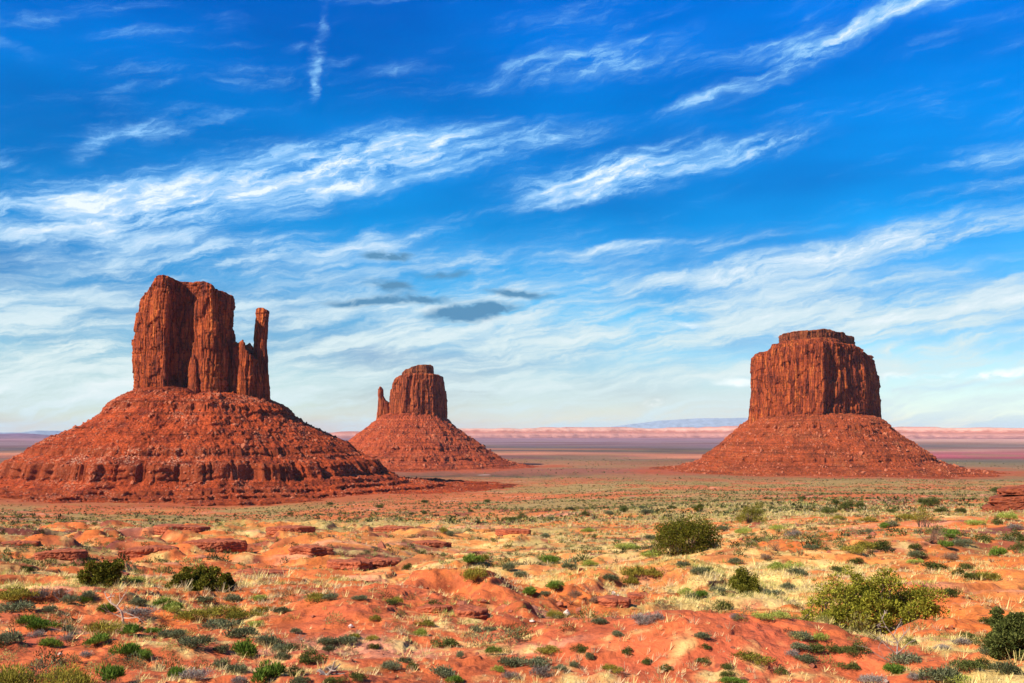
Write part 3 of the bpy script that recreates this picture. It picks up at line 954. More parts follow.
def talus(name, prof, mat, parent, seed, cx, cy, cen_world, yaw_scale, rough=1.0, nu=1100, ledges=(), debris=None, depth=1.0, lift=0.0, buried=()):
    """Skirt of fallen rock under a cliff: rings following a radius/height profile with ledges, ravines and rubble."""
    R, Z = np.array(prof, float).T
    L = np.concatenate([[0], np.cumsum(np.hypot(np.diff(R), np.diff(Z)))])
    dense = []
    for i in range(len(R) - 1):
        n = max(3, int((L[i + 1] - L[i]) / 1.05))
        dense += list(np.linspace(L[i], L[i + 1], n, endpoint=False))
    dense = np.array(dense + [L[-1]])
    th = np.linspace(0, 2 * math.pi, nu, endpoint=False)
    S, TH = np.meshgrid(dense, th, indexing='ij')
    sc = np.interp(TH, [t[0] for t in yaw_scale], [t[1] for t in yaw_scale])
    sc = sc + (np.interp(TH, [t[0] for t in yaw_scale], [t[2] for t in yaw_scale]) - sc) * sstep(0.0, 0.62, S / L[-1])
    if len(yaw_scale[0]) > 3:
        sc = sc + (np.interp(TH, [t[0] for t in yaw_scale], [t[3] for t in yaw_scale]) - sc) * sstep(0.60, 0.98, S / L[-1])
    rmean = R.mean()
    c, s = np.cos(TH), np.sin(TH)
    # wander of the profile along the slope makes ledges rise, sink and break off
    r0, z0 = np.interp(S, L, R), np.interp(S, L, Z)
    px_, py_ = c * r0, s * r0
    wob_ = 0.35 * noise2(c * 4 + S / 25.0, s * 4 - S / 31.0, seed + 30)
    gul = fbm(c * 6 + seed + wob_, s * 6 + wob_, 4, seed) * 0.6 + np.abs(noise2(c * 11 + wob_ * 2, s * 11 + seed, seed + 1)) * 0.6
    grow = sstep(0, 0.25, S / L[-1])
    r1 = r0 + rough * grow * (2.6 * gul - 0.8 + 6.5 * fbm(px_ / 60, py_ / 60, 4, seed + 2) + 2.0 * fbm(px_ / 13, py_ / 13, 2, seed + 4))
    z1 = z0 + rough * grow * 1.6 * fbm(c * 5, s * 5 + 2, 3, seed + 3)
    z1 = z1 + lift * np.maximum(-c, 0) * (1 - sstep(0.0, 0.35, S / L[-1]))
    z1 = z1 + 3.5 * (1 - sstep(0.0, 0.30, S / L[-1])) * fbm(c * 4.5 + 3, s * 4.5, 4, seed + 33)
    tz = z0 + 2.5 * fbm(c * 6 + 1, s * 6, 3, seed + 60)
    f_ = (-tz / 7.5) % 1.0
    ter = np.where(f_ < 0.68, f_ / 0.68, (1 - f_) / 0.32) * 2.7
    r1 = r1 + rough * grow * (ter - 1.3) * sstep(-0.15, 0.30, fbm(c * 7 + 4, s * 7 + z0 / 40, 3, seed + 61))
    # ledge faces: alcoves and buttresses
    led = np.zeros_like(r1)
    for zl0, zl1, amp in ledges:
        led = np.maximum(led, sstep(zl1 - 0.6, zl1 + 0.6, z0) * sstep(zl0 + 0.6, zl0 - 0.6, z0) * sstep(0.3, -0.05, noise2(c * 3.1 + 7, s * 3.1 + seed, seed + 8)))
        m = sstep(zl1 - 3, zl1, z0) * sstep(zl0 + 3, zl0, z0)
        al = -sstep(0.20, 0.30, noise2(c * rmean / 13.0 + 0.8 * noise2(c * 7, s * 7, seed + 50), s * rmean / 11.0 + seed, seed + 5)) - 0.5 * sstep(0.22, 0.32, noise2(c * rmean / 4.5, s * rmean / 4.5 + seed, seed + 15)) + 0.3
        al2 = noise2(c * rmean / 24.0, s * rmean / 24.0, seed + 6)
        r1 = r1 + m * amp * (2.6 * al + 3.0 * al2)
        # covered by debris in places: ledge fades
        fade = sstep(0.05, 0.35, noise2(c * 3.1 + 7, s * 3.1 + seed, seed + 8) + 0.25 * noise2(c * 14, s * 14 + seed, seed + 9))
        for th0, th1 in buried:
            dth = np.abs(np.angle(np.exp(1j * (TH - 0.5 * (th0 + th1)))))
            fade = np.maximum(fade, sstep(0.5 * (th1 - th0) + 0.12, 0.5 * (th1 - th0) - 0.12, dth + 0.12 * noise2(c * 9, z0 / 20, seed + 40)))
        dz_ = zl0 - zl1
        fr = np.clip((zl0 - z0) / dz_, 0, 1)
        r1 = r1 + fade * 0.85 * dz_ * fr * sstep(zl1 - 1.1 * dz_, zl1, z0) * (1 - 0.25 * amp * m)
        led = led * (1 - fade * m)
    X = cx + c * r1 * sc
    Y = cy + s * r1 * depth * np.sqrt(sc)
    nearf = sstep(0, 0.06, S / L[-1])
    blocks = fbm(X / 3.6, Y / 3.6, 3, seed + 10)
    blocks2 = np.maximum(fbm(X / 6.5 + 40, Y / 6.5, 2, seed + 12) - 0.35, 0)
    z1 = z1 + rough * nearf * (1.1 * blocks + 3.6 * blocks2) * (1 - 0.5 * sstep(0.75, 1.0, S / L[-1]))
    deb = np.zeros_like(X)
    if debris is not None:
        for za, zb, thc, thw, am in debris:
            dth = np.angle(np.exp(1j * (TH - thc)))
            deb = np.maximum(deb, am * sstep(zb - 5, zb + 2, z0) * sstep(za + 5, za - 2, z0) * sstep(thw, thw * 0.5, np.abs(dth))
                             * sstep(-0.25, 0.25, fbm(X / 14, Y / 14, 3, seed + 20)))
    col = np.stack([deb, led, deb * 0], -1).reshape(-1, 3)
    o = mesh_np(name, np.stack([X, Y, z1], -1).reshape(-1, 3), grid_faces(len(dense), nu, wrap=True)[:, ::-1], mat, parent, col=col)
    return o, X, Y, z1, S / L[-1]


def rock_proto(seed, n=2):
    rng = np.random.default_rng(seed)
    import bmesh
    bm = bmesh.new()
    bmesh.ops.create_icosphere(bm, subdivisions=n, radius=1.0)
    v = np.array([p.co[:] for p in bm.verts])
    f = np.array([[q.index for q in p.verts] for p in bm.faces])
    bm.free()
    for _ in range(11):        # cut flat faces
        d = rng.normal(size=3)
        d /= np.linalg.norm(d)
        k = v @ d
        lim = rng.uniform(0.45, 0.8)
        v = v - np.maximum(k - lim, 0)[:, None] * d
    return v, f


def rubble(name, X, Y, Z, frac, parent, count, size, mat, seed, view_dir=(0, -1), lo=0.08, hi=0.95):
    rng = np.random.default_rng(seed)
    sel = np.argwhere((frac > lo) & (frac < hi))
    sel = sel[rng.choice(len(sel), count * 2)]
    protos = [rock_proto(seed + k, 1) for k in range(5)]
    V, F, n0 = [], [], 0
    for i, j in sel:
        if len(V) >= count:
            break
        p = np.array([X[i, j], Y[i, j], Z[i, j]])
        if fbm(p[0] / 30, p[1] / 30, 2, seed)[()] < rng.uniform(-0.6, 0.25):
            continue
        v, f = protos[rng.integers(5)]
        s = size * rng.lognormal(0, 0.45)
        a_ = rng.uniform(0, 6.28)
        rot = np.array([[math.cos(a_), -math.sin(a_), 0], [math.sin(a_), math.cos(a_), 0], [0, 0, 1]])
        V.append((v * rng.uniform(0.6, 1.2, 3) * s) @ rot.T + p)
        F.append(f + n0)
        n0 += len(v)
    o = mesh_np(name, np.concatenate(V), np.concatenate(F), mat, parent, smooth=False)
    o['kind'] = 'stuff'
    return o


def local(cpx, dist, front=0.0):
    """Helper for a butte at a bearing: returns its centre and a pixel-to-metre conversion at its distance."""
    d = px_dir(cpx, 450)
    h = math.hypot(d[0], d[1])
    cx, cy = d[0] / h * dist, d[1] / h * dist
    k = cy / F_PX

    def X(px, dy=front):
        return (px - CX) / F_PX * (cy + dy) - cx      # offset along x from the centre
    def Zp(py, dy=front):
        dd = px_dir(cpx, py)
        return EYE[2] + dd[2] / math.hypot(dd[0], dd[1]) * (dist + dy)
    return cx, cy, X, Zp


# ---- western butte (left): broad tower, stepped shoulder and thumb spire
cx, cy, X, Z = local(205, 1230, -30)
W = empty('sandstone_butte', (cx, cy, 0))
tag(W, 'red sandstone butte at the left with a mitten shaped tower and a separate thumb spire', 'butte')
k = 1.236
zb = Z(392) - 16
main = [(X(px, dy), dy) for px, dy in [(134, -8), (138, -28), (146, -38), (156, -42), (164, -41), (168, -31), (170, -20), (176, -15), (184, -14), (189, -18), (191, -24), (196, -38), (206, -46), (218, -42), (227, -26), (233, 0), (231, 28), (214, 44), (180, 46), (150, 40), (136, 18)]]
top_main = [(X(130), Z(292)), (X(138), Z(287)), (X(142), Z(281)), (X(147), Z(277.5)), (X(154), Z(276)), (X(164), Z(276.5)), (X(171), Z(278.5)), (X(176), Z(279)), (X(186), Z(279.5)),
            (X(196), Z(282)), (X(206), Z(283)), (X(214), Z(286)), (X(220), Z(290)), (X(230), Z(293)), (X(236), Z(296))]
cliff('cliff_tower', main, zb, top_main, M['cliff_west'], W, 1, taper=0.0, flute=1.0, beds=1.2, base_flare=1.5, rim=0.022,
      side=[(Z(400), 1, 2), (Z(385), 0, 1), (Z(360), -2, 2), (Z(335), -3, 2), (Z(315), 0, 0), (Z(300), 2, -1), (Z(290), 5, -2), (Z(276), 8, -3)])
shoulder = [(X(226, -2), -2), (X(230, -26), -26), (X(238, -32), -32), (X(246, -34), -34), (X(254, -28), -28), (X(259, -10), -10), (X(257, 14), 14), (X(248, 26), 26), (X(236, 26), 26), (X(228, 16), 16)]
cliff('shoulder_wall', shoulder, zb - 2, [(X(226), Z(340)), (X(234), Z(343)), (X(237), Z(342)), (X(239), Z(339)), (X(243), Z(343)), (X(245), Z(349)), (X(250), Z(352)), (X(254), Z(356)), (X(260), Z(366))],
      M['cliff_west'], W, 2, taper=0.03, flute=0.6, rim=0.05, base_flare=2)
stub = [(X(186, -22), -22), (X(188, -38), -38), (X(194, -44), -44), (X(200, -40), -40), (X(203, -24), -24), (X(198, -12), -12), (X(190, -12), -12)]
cliff('detached_slab', stub, zb, [(X(186), Z(366)), (X(190), Z(357)), (X(194), Z(355)), (X(198), Z(360)), (X(204), Z(372))], M['cliff_west'], W, 3, taper=0.15, flute=0.35, rim=0.1)
thumb = [(X(252.5, -2), -2), (X(254, -9), -9), (X(259, -12), -12), (X(264, -10), -10), (X(266, 0), 0), (X(264, 9), 9), (X(258, 11), 11), (X(253.5, 7), 7)]
th = cliff('thumb_spire', thumb, zb - 6, [(X(250, 0), Z(309.5, 0)), (X(256, 0), Z(308.5, 0)), (X(262, 0), Z(309, 0)), (X(268, 0), Z(311, 0))], M['cliff_west'], W, 4, taper=0.0, flute=0.28, beds=0.9, step=0.5, rim=0.02,
           side=[(Z(400, 0), -3, 6), (Z(385, 0), -4, 4.5), (Z(365, 0), -3, 3.0), (Z(352, 0), -2, 2.0), (Z(345, 0), -1.4, 1), (Z(325, 0), -0.2, 1.6), (Z(317, 0), 1.2, 2.0), (Z(313, 0), 0.6, 3), (Z(308, 0), 1.4, 1.5)])
foot = [(X(246, -8), -8), (X(250, -24), -24), (X(258, -27), -27), (X(266, -20), -20), (X(271, -4), -4), (X(271, 10), 10), (X(262, 20), 20), (X(250, 18), 18)]
cliff('spire_foot', foot, zb - 10, [(X(244, 0), Z(368, 0)), (X(250, 0), Z(366, 0)), (X(258, 0), Z(362, 0)), (X(264, 0), Z(366, 0)), (X(268, 0), Z(376, 0)), (X(272, 0), Z(392, 0))], M['cliff_west'], W, 5, taper=0.10, flute=0.5, rim=0.10)
prof_w = [(38, 116), (64, 114.5), (80, 110), (98, 102), (102, 99.5), (103.5, 95), (125, 79), (150, 63.5), (166, 53), (168, 51.5), (169, 46), (180, 41), (190, 37), (193, 22), (200, 18), (208, 14.5), (216, 13),
          (217, 9.3), (243, 8.8), (244, 5.6), (283, 5.0), (284, 2.0), (318, 1.5), (319, -1.0), (335, -6)]
tw, tX, tY, tZ, tF = talus('talus_slope', prof_w, M['talus_west'], W, 101, 0, 0, (cx, cy), [(0, 0.80, 1.05, 1.30), (1.57, 1.0, 1.1, 1.1), (2.4, 1.02, 1.12, 1.2), (math.pi, 1.05, 1.15, 1.30), (4.0, 1.0, 1.07, 1.12), (4.71, 0.96, 1.0, 0.96), (5.5, 0.85, 0.97, 1.06), (6.2832, 0.80, 1.05, 1.30)],
                           ledges=((99.5, 95, 1.2), (51.5, 46, 1.1), (37.5, 22, 2.3), (13, 9.4, 1.0), (8.8, 5.6, 1.3), (5.0, 2.0, 1.5), (1.5, -1.0, 1.0)), nu=1500, lift=9.0, buried=[(-0.75, 1.2), (2.6, 3.45)],
                           debris=[(52, 37, 4.55, 0.62, 1.0), (48, 26, 3.6, 0.5, 0.45)])
rubble('fallen_boulders', tX, tY, tZ, tF, W, 4200, 1.3, M['boulder'], 201, lo=0.10, hi=0.80)

# ---- eastern butte (middle): tower with cap rock and thin thumb on its left
cx, cy, X, Z = local(414, 2010, -45)
E_ = empty('sandstone_butte', (cx, cy, 0))
tag(E_, 'smallest butte in the distance, red tower with a thin thumb spire on its left', 'butte')
zb = Z(414) - 18
main = [(X(390, 6), 6), (X(391, -30), -30), (X(400, -48), -48), (X(413, -52), -52), (X(428, -50), -50), (X(438, -40), -40), (X(444, -20), -20), (X(446, 8), 8), (X(442, 36), 36), (X(425, 50), 50), (X(402, 46), 46), (X(392, 28), 28)]
cliff('cliff_tower', main, zb, [(X(388), Z(380)), (X(393), Z(376)), (X(396), Z(374.5)), (X(402), Z(373.5)), (X(420), Z(373)), (X(436), Z(373.5)), (X(443), Z(374)), (X(447), Z(378))], M['cliff_east'], E_, 11, taper=0.0,
      flute=1.0, beds=1.0, step=1.2, rim=0.05, side=[(Z(418), -4, 3), (Z(400), 0, 1), (Z(388), 2, -1), (Z(373), 8, -5)])
cap = [(X(401, 0), 0), (X(403, -26), -26), (X(412, -34), -34), (X(424, -34), -34), (X(433, -24), -24), (X(434.5, 4), 4), (X(428, 28), 28), (X(412, 30), 30), (X(403, 20), 20)]
cliff('cap_rock', cap, Z(379), [(X(400), Z(371)), (X(403), Z(368.5)), (X(408), Z(367.5)), (X(411), Z(366)), (X(417), Z(364.5)), (X(432), Z(363.7)), (X(435), Z(367))], M['cap'], E_, 12, taper=0.04, flute=0.6, beds=1.6, step=0.9, rim=0.12)
thumb = [(X(377, 0), 0), (X(378.5, -8), -8), (X(383, -9), -9), (X(387.5, -6), -6), (X(389, 3), 3), (X(384, 9), 9), (X(379, 7), 7)]
cliff('thumb_spire', thumb, zb - 6, [(X(375), Z(387.5)), (X(379), Z(385.8)), (X(381), Z(385.5)), (X(390), Z(388))], M['cliff_east'], E_, 13, taper=0.0, flute=0.3, step=0.8, rim=0.03,
      side=[(Z(418), -2, 6), (Z(402), 0, 2), (Z(399.5), 0.5, -5), (Z(395), 1, -10), (Z(390), 1.4, -9.5), (Z(385), 1.4, -12)])
prof_e = [(48, 104), (66, 98), (80, 87.5), (100, 72), (118, 59), (150, 39.5), (151, 35), (180, 20.5), (182, 16), (200, 9.5), (214, 5.5), (216, 3), (240, 0.5), (280, -5)]
tw, tX, tY, tZ, tF = talus('talus_slope', prof_e, M['talus_east'], E_, 111, 0, 0, (cx, cy), [(0, 0.90, 0.94), (1.57, 1, 1.0), (math.pi, 0.97, 0.90), (4.0, 1.0, 1.0), (4.71, 1.0, 1.08), (5.6, 0.94, 0.96), (6.2832, 0.90, 0.94)],
                           ledges=((40, 35, 1.0), (21, 16, 1.2), (5.7, 3, 0.8)), nu=1000)
rubble('fallen_boulders', tX, tY, tZ, tF, E_, 1500, 1.6, M['boulder'], 211, lo=0.1, hi=0.8)

# ---- right-hand butte: massive block with a capped, stepped top
cx, cy, X, Z = local(815, 1860, -65)
B = empty('sandstone_butte', (cx, cy, 0))
tag(B, 'massive blocky red butte at the right with a flat layered cap', 'butte')
zb = Z(417) - 18
main = [(X(751, 30), 30), (X(752, -12), -12), (X(768, -44), -44), (X(785, -62), -62), (X(803, -80), -80), (X(818, -92), -92), (X(824, -95), -95), (X(830, -86), -86), (X(845, -78), -78), (X(863, -56), -56), (X(877, -26), -26), (X(880, 20), 20),
        (X(872, 62), 62), (X(840, 92), 92), (X(790, 92), 92), (X(760, 66), 66)]
cliff('cliff_tower', main, zb, [(X(748), Z(354)), (X(760), Z(353)), (X(764), Z(350)), (X(770), Z(347)), (X(790), Z(346)), (X(815), Z(344)), (X(826), Z(341.5)), (X(845), Z(343)), (X(862), Z(344)), (X(870), Z(346)),
      (X(876), Z(349)), (X(882), Z(353))], M['cliff_merrick'], B, 21, taper=0.0, flute=1.15, beds=1.0, step=1.15, rim=0.03, base_flare=1.0,
      side=[(Z(420), -5, 1), (Z(400), -3, 1), (Z(385), 0, 1), (Z(370), 1, -3), (Z(356), 3, -8), (Z(346), 8, -12)])
p_ = [(X(751.5, 16), 16), (X(753, 0), 0), (X(757, -10), -10), (X(762, -6), -6), (X(763, 12), 12), (X(758, 22), 22)]
cliff('corner_pillar', p_, zb, [(X(750), Z(355)), (X(753), Z(353)), (X(759), Z(353)), (X(764), Z(356))], M['cliff_merrick'], B, 24, taper=0.0, flute=0.4, step=0.8, rim=0.02)
step_ = [(X(px, dy), dy) for px, dy in [(768, 20), (772, -24), (790, -48), (810, -66), (824, -72), (838, -54), (852, -26), (859, 10), (852, 46), (828, 66), (790, 62), (772, 44)]]
cliff('upper_terrace', step_, Z(362), [(X(766), Z(349)), (X(774), Z(344)), (X(784), Z(339)), (X(820), Z(337)), (X(846), Z(337)), (X(852), Z(340)), (X(857), Z(342)), (X(862), Z(344))], M['cliff_merrick'], B, 22, taper=0.06,
      flute=0.5, beds=2.4, step=0.9, rim=0.25)
cap = [(X(780.5, 10), 10), (X(784, -28), -28), (X(800, -44), -44), (X(818, -52), -52), (X(834, -46), -46), (X(848, -28), -28), (X(856, 6), 6), (X(850, 36), 36), (X(826, 50), 50), (X(796, 48), 48), (X(784, 32), 32)]
cliff('cap_rock', cap, Z(344), [(X(778), Z(332)), (X(783), Z(331)), (X(790), Z(331.5)), (X(800), Z(330)), (X(818), Z(329)), (X(830), Z(327.6)), (X(838), Z(328.5)), (X(842), Z(330)), (X(852), Z(330.5)), (X(857), Z(333))], M['cap'], B, 23, taper=-0.02,
      flute=0.8, beds=2.4, step=0.9, rim=0.10)
prof_m = [(84, 99), (100, 96.5), (120, 91), (138, 80), (140, 75), (168, 56), (195, 40), (222, 26), (224, 20.5), (250, 11.5), (270, 7), (272, 5), (295, 1.5), (335, 0), (380, -5)]
tw, tX, tY, tZ, tF = talus('talus_slope', prof_m, M['talus_merrick'], B, 121, 0, 0, (cx, cy), [(0, 0.93, 0.87), (0.6, 0.94, 0.92), (1.57, 1, 1.0), (math.pi, 0.93, 0.84), (4.0, 0.94, 0.88), (4.71, 0.92, 0.88), (5.6, 0.93, 0.88), (6.2832, 0.93, 0.87)],
                           ledges=((80.5, 75, 1.2), (26.5, 20.5, 1.2), (7.2, 5, 0.8)), nu=1200)
rubble('fallen_boulders', tX, tY, tZ, tF, B, 2200, 1.6, M['boulder'], 221, lo=0.1, hi=0.8)


# ------------------------------------------------------------------ far mesas and mountain
def mesa(name, az0, az1, r0, tops, floor, seed, mat, depth=2600, wob=(220, 40), nx=1500, label=None):
    az = np.linspace(az0, az1, nx)
    prof = np.concatenate([np.linspace(-0.18, 0.25, 14), np.linspace(0.26, 0.34, 8), np.linspace(0.40, 1.0, 8)])
    A, Dp = np.meshgrid(az, prof, indexing='ij')
    wx = A * r0
    front = wob[0] * fbm(wx / 2400, wx * 0 + seed, 2, seed) + wob[1] * (fbm(wx / 420, wx * 0 + 5, 3, seed + 4) + 0.15 * noise2(wx / 130, wx * 0 + 9, seed + 6))
    top = np.interp(A, *zip(*tops)) * (1 + 0.03 * fbm(wx / 700, wx * 0, 3, seed + 5) - (0.09 if wob[0] else 0.0) * sstep(-0.15, 0.25, fbm(wx / 900, wx * 0 + 2, 3, seed + 15)) - (0.07 if wob[0] else 0.0) * sstep(0.05, 0.4, fbm(wx / 500, wx * 0 + 4, 3, seed + 16)))
    h = np.where(Dp < 0.26, 0.52 * sstep(-0.20, 0.27, Dp) ** 1.2, 0.52 + 0.48 * sstep(0.25, 0.35, Dp))
    gul = np.abs(noise2(wx / 120 + Dp * 0.6, Dp * 0.5, seed + 7)) * (75 if wob[0] else 0)
    d = np.where(Dp < 0.35, Dp * 900 + front - gul * sstep(0.3, 0.0, Dp), 0.35 * 900 + front + (Dp - 0.35) / 0.65 * depth)
    r = r0 + d
    z = floor + (top - floor) * h
    end = sstep(0, 0.06, (A - az0) / (az1 - az0)) * sstep(1, 0.94, (A - az0) / (az1 - az0))
    z = floor + (z - floor) * end
    V = np.stack([r * np.sin(A), r * np.cos(A), z], -1)
    o = mesh_np(name, V.reshape(-1, 3), grid_faces(nx, len(prof)), mat)
    return tag(o, label, 'mesa', kind='structure')


def azp(px):
    d = px_dir(px, 430)
    return math.atan2(d[0], d[1])


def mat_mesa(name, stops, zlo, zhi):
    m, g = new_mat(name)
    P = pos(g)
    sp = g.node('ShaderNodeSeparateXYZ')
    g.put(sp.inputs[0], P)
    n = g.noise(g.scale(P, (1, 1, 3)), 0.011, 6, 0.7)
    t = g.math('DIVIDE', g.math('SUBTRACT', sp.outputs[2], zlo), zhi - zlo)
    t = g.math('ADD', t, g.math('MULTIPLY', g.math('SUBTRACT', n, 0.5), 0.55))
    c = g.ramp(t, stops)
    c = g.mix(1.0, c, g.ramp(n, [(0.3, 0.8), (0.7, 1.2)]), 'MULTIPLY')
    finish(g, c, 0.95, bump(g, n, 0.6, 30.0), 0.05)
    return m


def top_z(py, r):
    d = px_dir(512, py)
    return EYE[2] + d[2] / math.hypot(d[0], d[1]) * r


m1 = mat_mesa('mesa_pink', [(0.0, (0.29, 0.13, 0.115)), (0.30, (0.50, 0.24, 0.18)), (0.55, (0.36, 0.135, 0.095)), (0.80, (0.54, 0.31, 0.23)), (1.0, (0.40, 0.19, 0.15))], 0, 100)
mesa('mesa', azp(300), azp(1200), 9000, [(azp(300), top_z(430.5, 9300)), (azp(360), top_z(431, 9300)), (azp(470), top_z(427.5, 9300)), (azp(600), top_z(427, 9300)), (azp(760), top_z(425.5, 9300)), (azp(900), top_z(426.8, 9300)),
      (azp(1200), top_z(428.3, 9300))], -3, 301, m1, label='long pale pink mesa along the horizon')
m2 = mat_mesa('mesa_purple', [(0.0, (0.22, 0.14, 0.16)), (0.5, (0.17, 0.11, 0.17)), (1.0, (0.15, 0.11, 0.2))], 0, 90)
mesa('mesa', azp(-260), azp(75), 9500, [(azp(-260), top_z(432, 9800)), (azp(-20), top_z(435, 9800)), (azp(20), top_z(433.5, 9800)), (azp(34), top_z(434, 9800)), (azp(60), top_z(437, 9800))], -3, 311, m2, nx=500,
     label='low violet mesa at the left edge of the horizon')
m3 = mat_mesa('mountain_haze_blue', [(0.0, (0.22, 0.27, 0.33)), (1.0, (0.22, 0.27, 0.34))], 0, 400)  # bluish distance haze painted into the rock's base colour
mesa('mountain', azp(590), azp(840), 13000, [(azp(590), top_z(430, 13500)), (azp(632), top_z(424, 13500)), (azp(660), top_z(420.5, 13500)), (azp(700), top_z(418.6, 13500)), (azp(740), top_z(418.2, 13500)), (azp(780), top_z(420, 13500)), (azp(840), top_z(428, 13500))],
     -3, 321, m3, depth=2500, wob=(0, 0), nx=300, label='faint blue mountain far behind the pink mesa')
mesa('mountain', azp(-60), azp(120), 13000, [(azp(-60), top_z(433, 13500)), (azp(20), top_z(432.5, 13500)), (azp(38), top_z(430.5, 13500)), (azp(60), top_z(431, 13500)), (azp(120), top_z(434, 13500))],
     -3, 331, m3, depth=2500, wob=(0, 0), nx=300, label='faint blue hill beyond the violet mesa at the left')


# ------------------------------------------------------------------ haze: one box of thin even air
def haze_box():
    x0, x1, y0, y1, z0, z1 = -36000, 36000, -36000, 36000, -16, 282
    V = [(x, y, z) for x in (x0, x1) for y in (y0, y1) for z in (z0, z1)]
    F = [(0, 1, 3, 2), (4, 6, 7, 5), (0, 4, 5, 1), (2, 3, 7, 6), (0, 2, 6, 4), (1, 5, 7, 3)]
    m = bpy.data.materials.new('air')
    m.use_nodes = True
    g = G(m.node_tree)
    g.n.clear()
    v = g.node('ShaderNodeVolumePrincipled')
    v.inputs['Color'].default_value = (0.70, 0.82, 1.0, 1)
    v.inputs['Density'].default_value = 1.3e-5
    v.inputs['Anisotropy'].default_value = 0.1
    out = g.node('ShaderNodeOutputMaterial')
    g.l.new(v.outputs[0], out.inputs['Volume'])
    o = mesh_np('haze', V, F, m, smooth=False)
    tag(o, 'thin pale desert haze over the whole plain', 'haze', kind='stuff')


HAZE = True
if HAZE:
    haze_box()


# ------------------------------------------------------------------ plants
class Leaves:
    """Collects many small leaf faces (four-cornered blades) and round stems for one mesh."""
    def __init__(self):
        self.v, self.f, self.m, self.n = [], [], [], 0

    def blades(self, p, d, length, width, rng, mat=0):
        p, d = np.asarray(p, float), np.asarray(d, float)
        n = len(p)
        d = d / (np.linalg.norm(d, axis=1)[:, None] + 1e-9)
        r = rng.normal(size=(n, 3))
        s = np.cross(d, r)
        s /= np.linalg.norm(s, axis=1)[:, None] + 1e-9
        L = (np.broadcast_to(length, n))[:, None]
        Wd = (np.broadcast_to(width, n))[:, None]
        q = np.stack([p, p + d * L * 0.5 + s * Wd, p + d * L, p + d * L * 0.5 - s * Wd], 1).reshape(-1, 3)
        self.v.append(q)
        self.f.append(np.arange(4 * n).reshape(n, 4) + self.n)
        self.m.append(np.full(n, mat))
        self.n += 4 * n

    def tube(self, pts, rads, sides=5, mat=1):
        P = np.asarray(pts, float)
        k = len(P)
        t = np.gradient(P, axis=0)
        t /= np.linalg.norm(t, axis=1)[:, None] + 1e-9
        ref = np.array([0.31, 0.83, 0.46])
        a_ = np.cross(t, ref)
        a_ /= np.linalg.norm(a_, axis=1)[:, None] + 1e-9
        b_ = np.cross(t, a_)
        th = np.linspace(0, 2 * math.pi, sides, endpoint=False)
        R = np.asarray(rads, float)[:, None, None]
        q = P[:, None, :] + R * (np.cos(th)[None, :, None] * a_[:, None, :] + np.sin(th)[None, :, None] * b_[:, None, :])
        self.v.append(q.reshape(-1, 3))
        F = grid_faces(k, sides, wrap=True)
        self.f.append(F + self.n)
        self.m.append(np.full(len(F), mat))
        self.n += k * sides

    def build(self, name, mats, parent=None):
        return mesh_np(name, np.concatenate(self.v), np.concatenate(self.f), mats, parent, smooth=False, mat_index=np.concatenate(self.m))


def stem_path(p0, p1, rng, n=6, wob=0.12):
    t = np.linspace(0, 1, n)[:, None]
    P = np.asarray(p0) * (1 - t) + np.asarray(p1) * t
    L = np.linalg.norm(np.asarray(p1) - np.asarray(p0))
    P[1:-1] += rng.normal(size=(n - 2, 3)) * L * wob
    return P


def dome_bush(name, mat, seed, n=1300, lobes=8, blade=(0.10, 0.011), up=0.7, stem_mat='twig', spread=1.0, airy=0.4, flat=1.0):
    """A low desert shrub about one unit wide: upright blades over several uneven mounds, on woody stems."""
    rng = np.random.default_rng(seed)
    A = Leaves()
    C, Rr = [], []
    for i in range(lobes):
        th = rng.uniform(0, 6.283)
        rr = 0.34 * math.sqrt(rng.uniform(0, 1)) * spread
        C.append([rr * math.cos(th), rr * math.sin(th), rng.uniform(0.08, 0.30) * (1 - 0.6 * rr / 0.4) * flat])
        Rr.append(rng.uniform(0.14, 0.24))
    C, Rr = np.array(C), np.array(Rr)
    k = rng.integers(0, lobes, n)
    d = rng.normal(size=(n, 3))
    d[:, 2] = np.abs(d[:, 2]) * 0.9 - 0.15
    d /= np.linalg.norm(d, axis=1)[:, None]
    rad = rng.uniform(0, 1, n) ** airy
    p = C[k] + d * (Rr[k] * rad)[:, None] * np.array([1, 1, 1.15 * flat])
    p[:, 2] = np.maximum(p[:, 2], 0.01)
    dirv = d * 0.8 + np.array([0, 0, up]) + rng.normal(size=(n, 3)) * 0.35
    A.blades(p, dirv, rng.uniform(0.6, 1.25, n) * blade[0], rng.uniform(0.7, 1.4, n) * blade[1], rng)
    for i in range(lobes * 2):
        c = C[i % lobes] + rng.normal(size=3) * 0.07
        A.tube(stem_path((rng.normal() * 0.03, rng.normal() * 0.03, -0.04), c + np.array([0, 0, 0.06]), rng, 5, 0.06), np.linspace(0.010, 0.004, 5), 4)
    return A.build(name, [M[mat], M[stem_mat]])


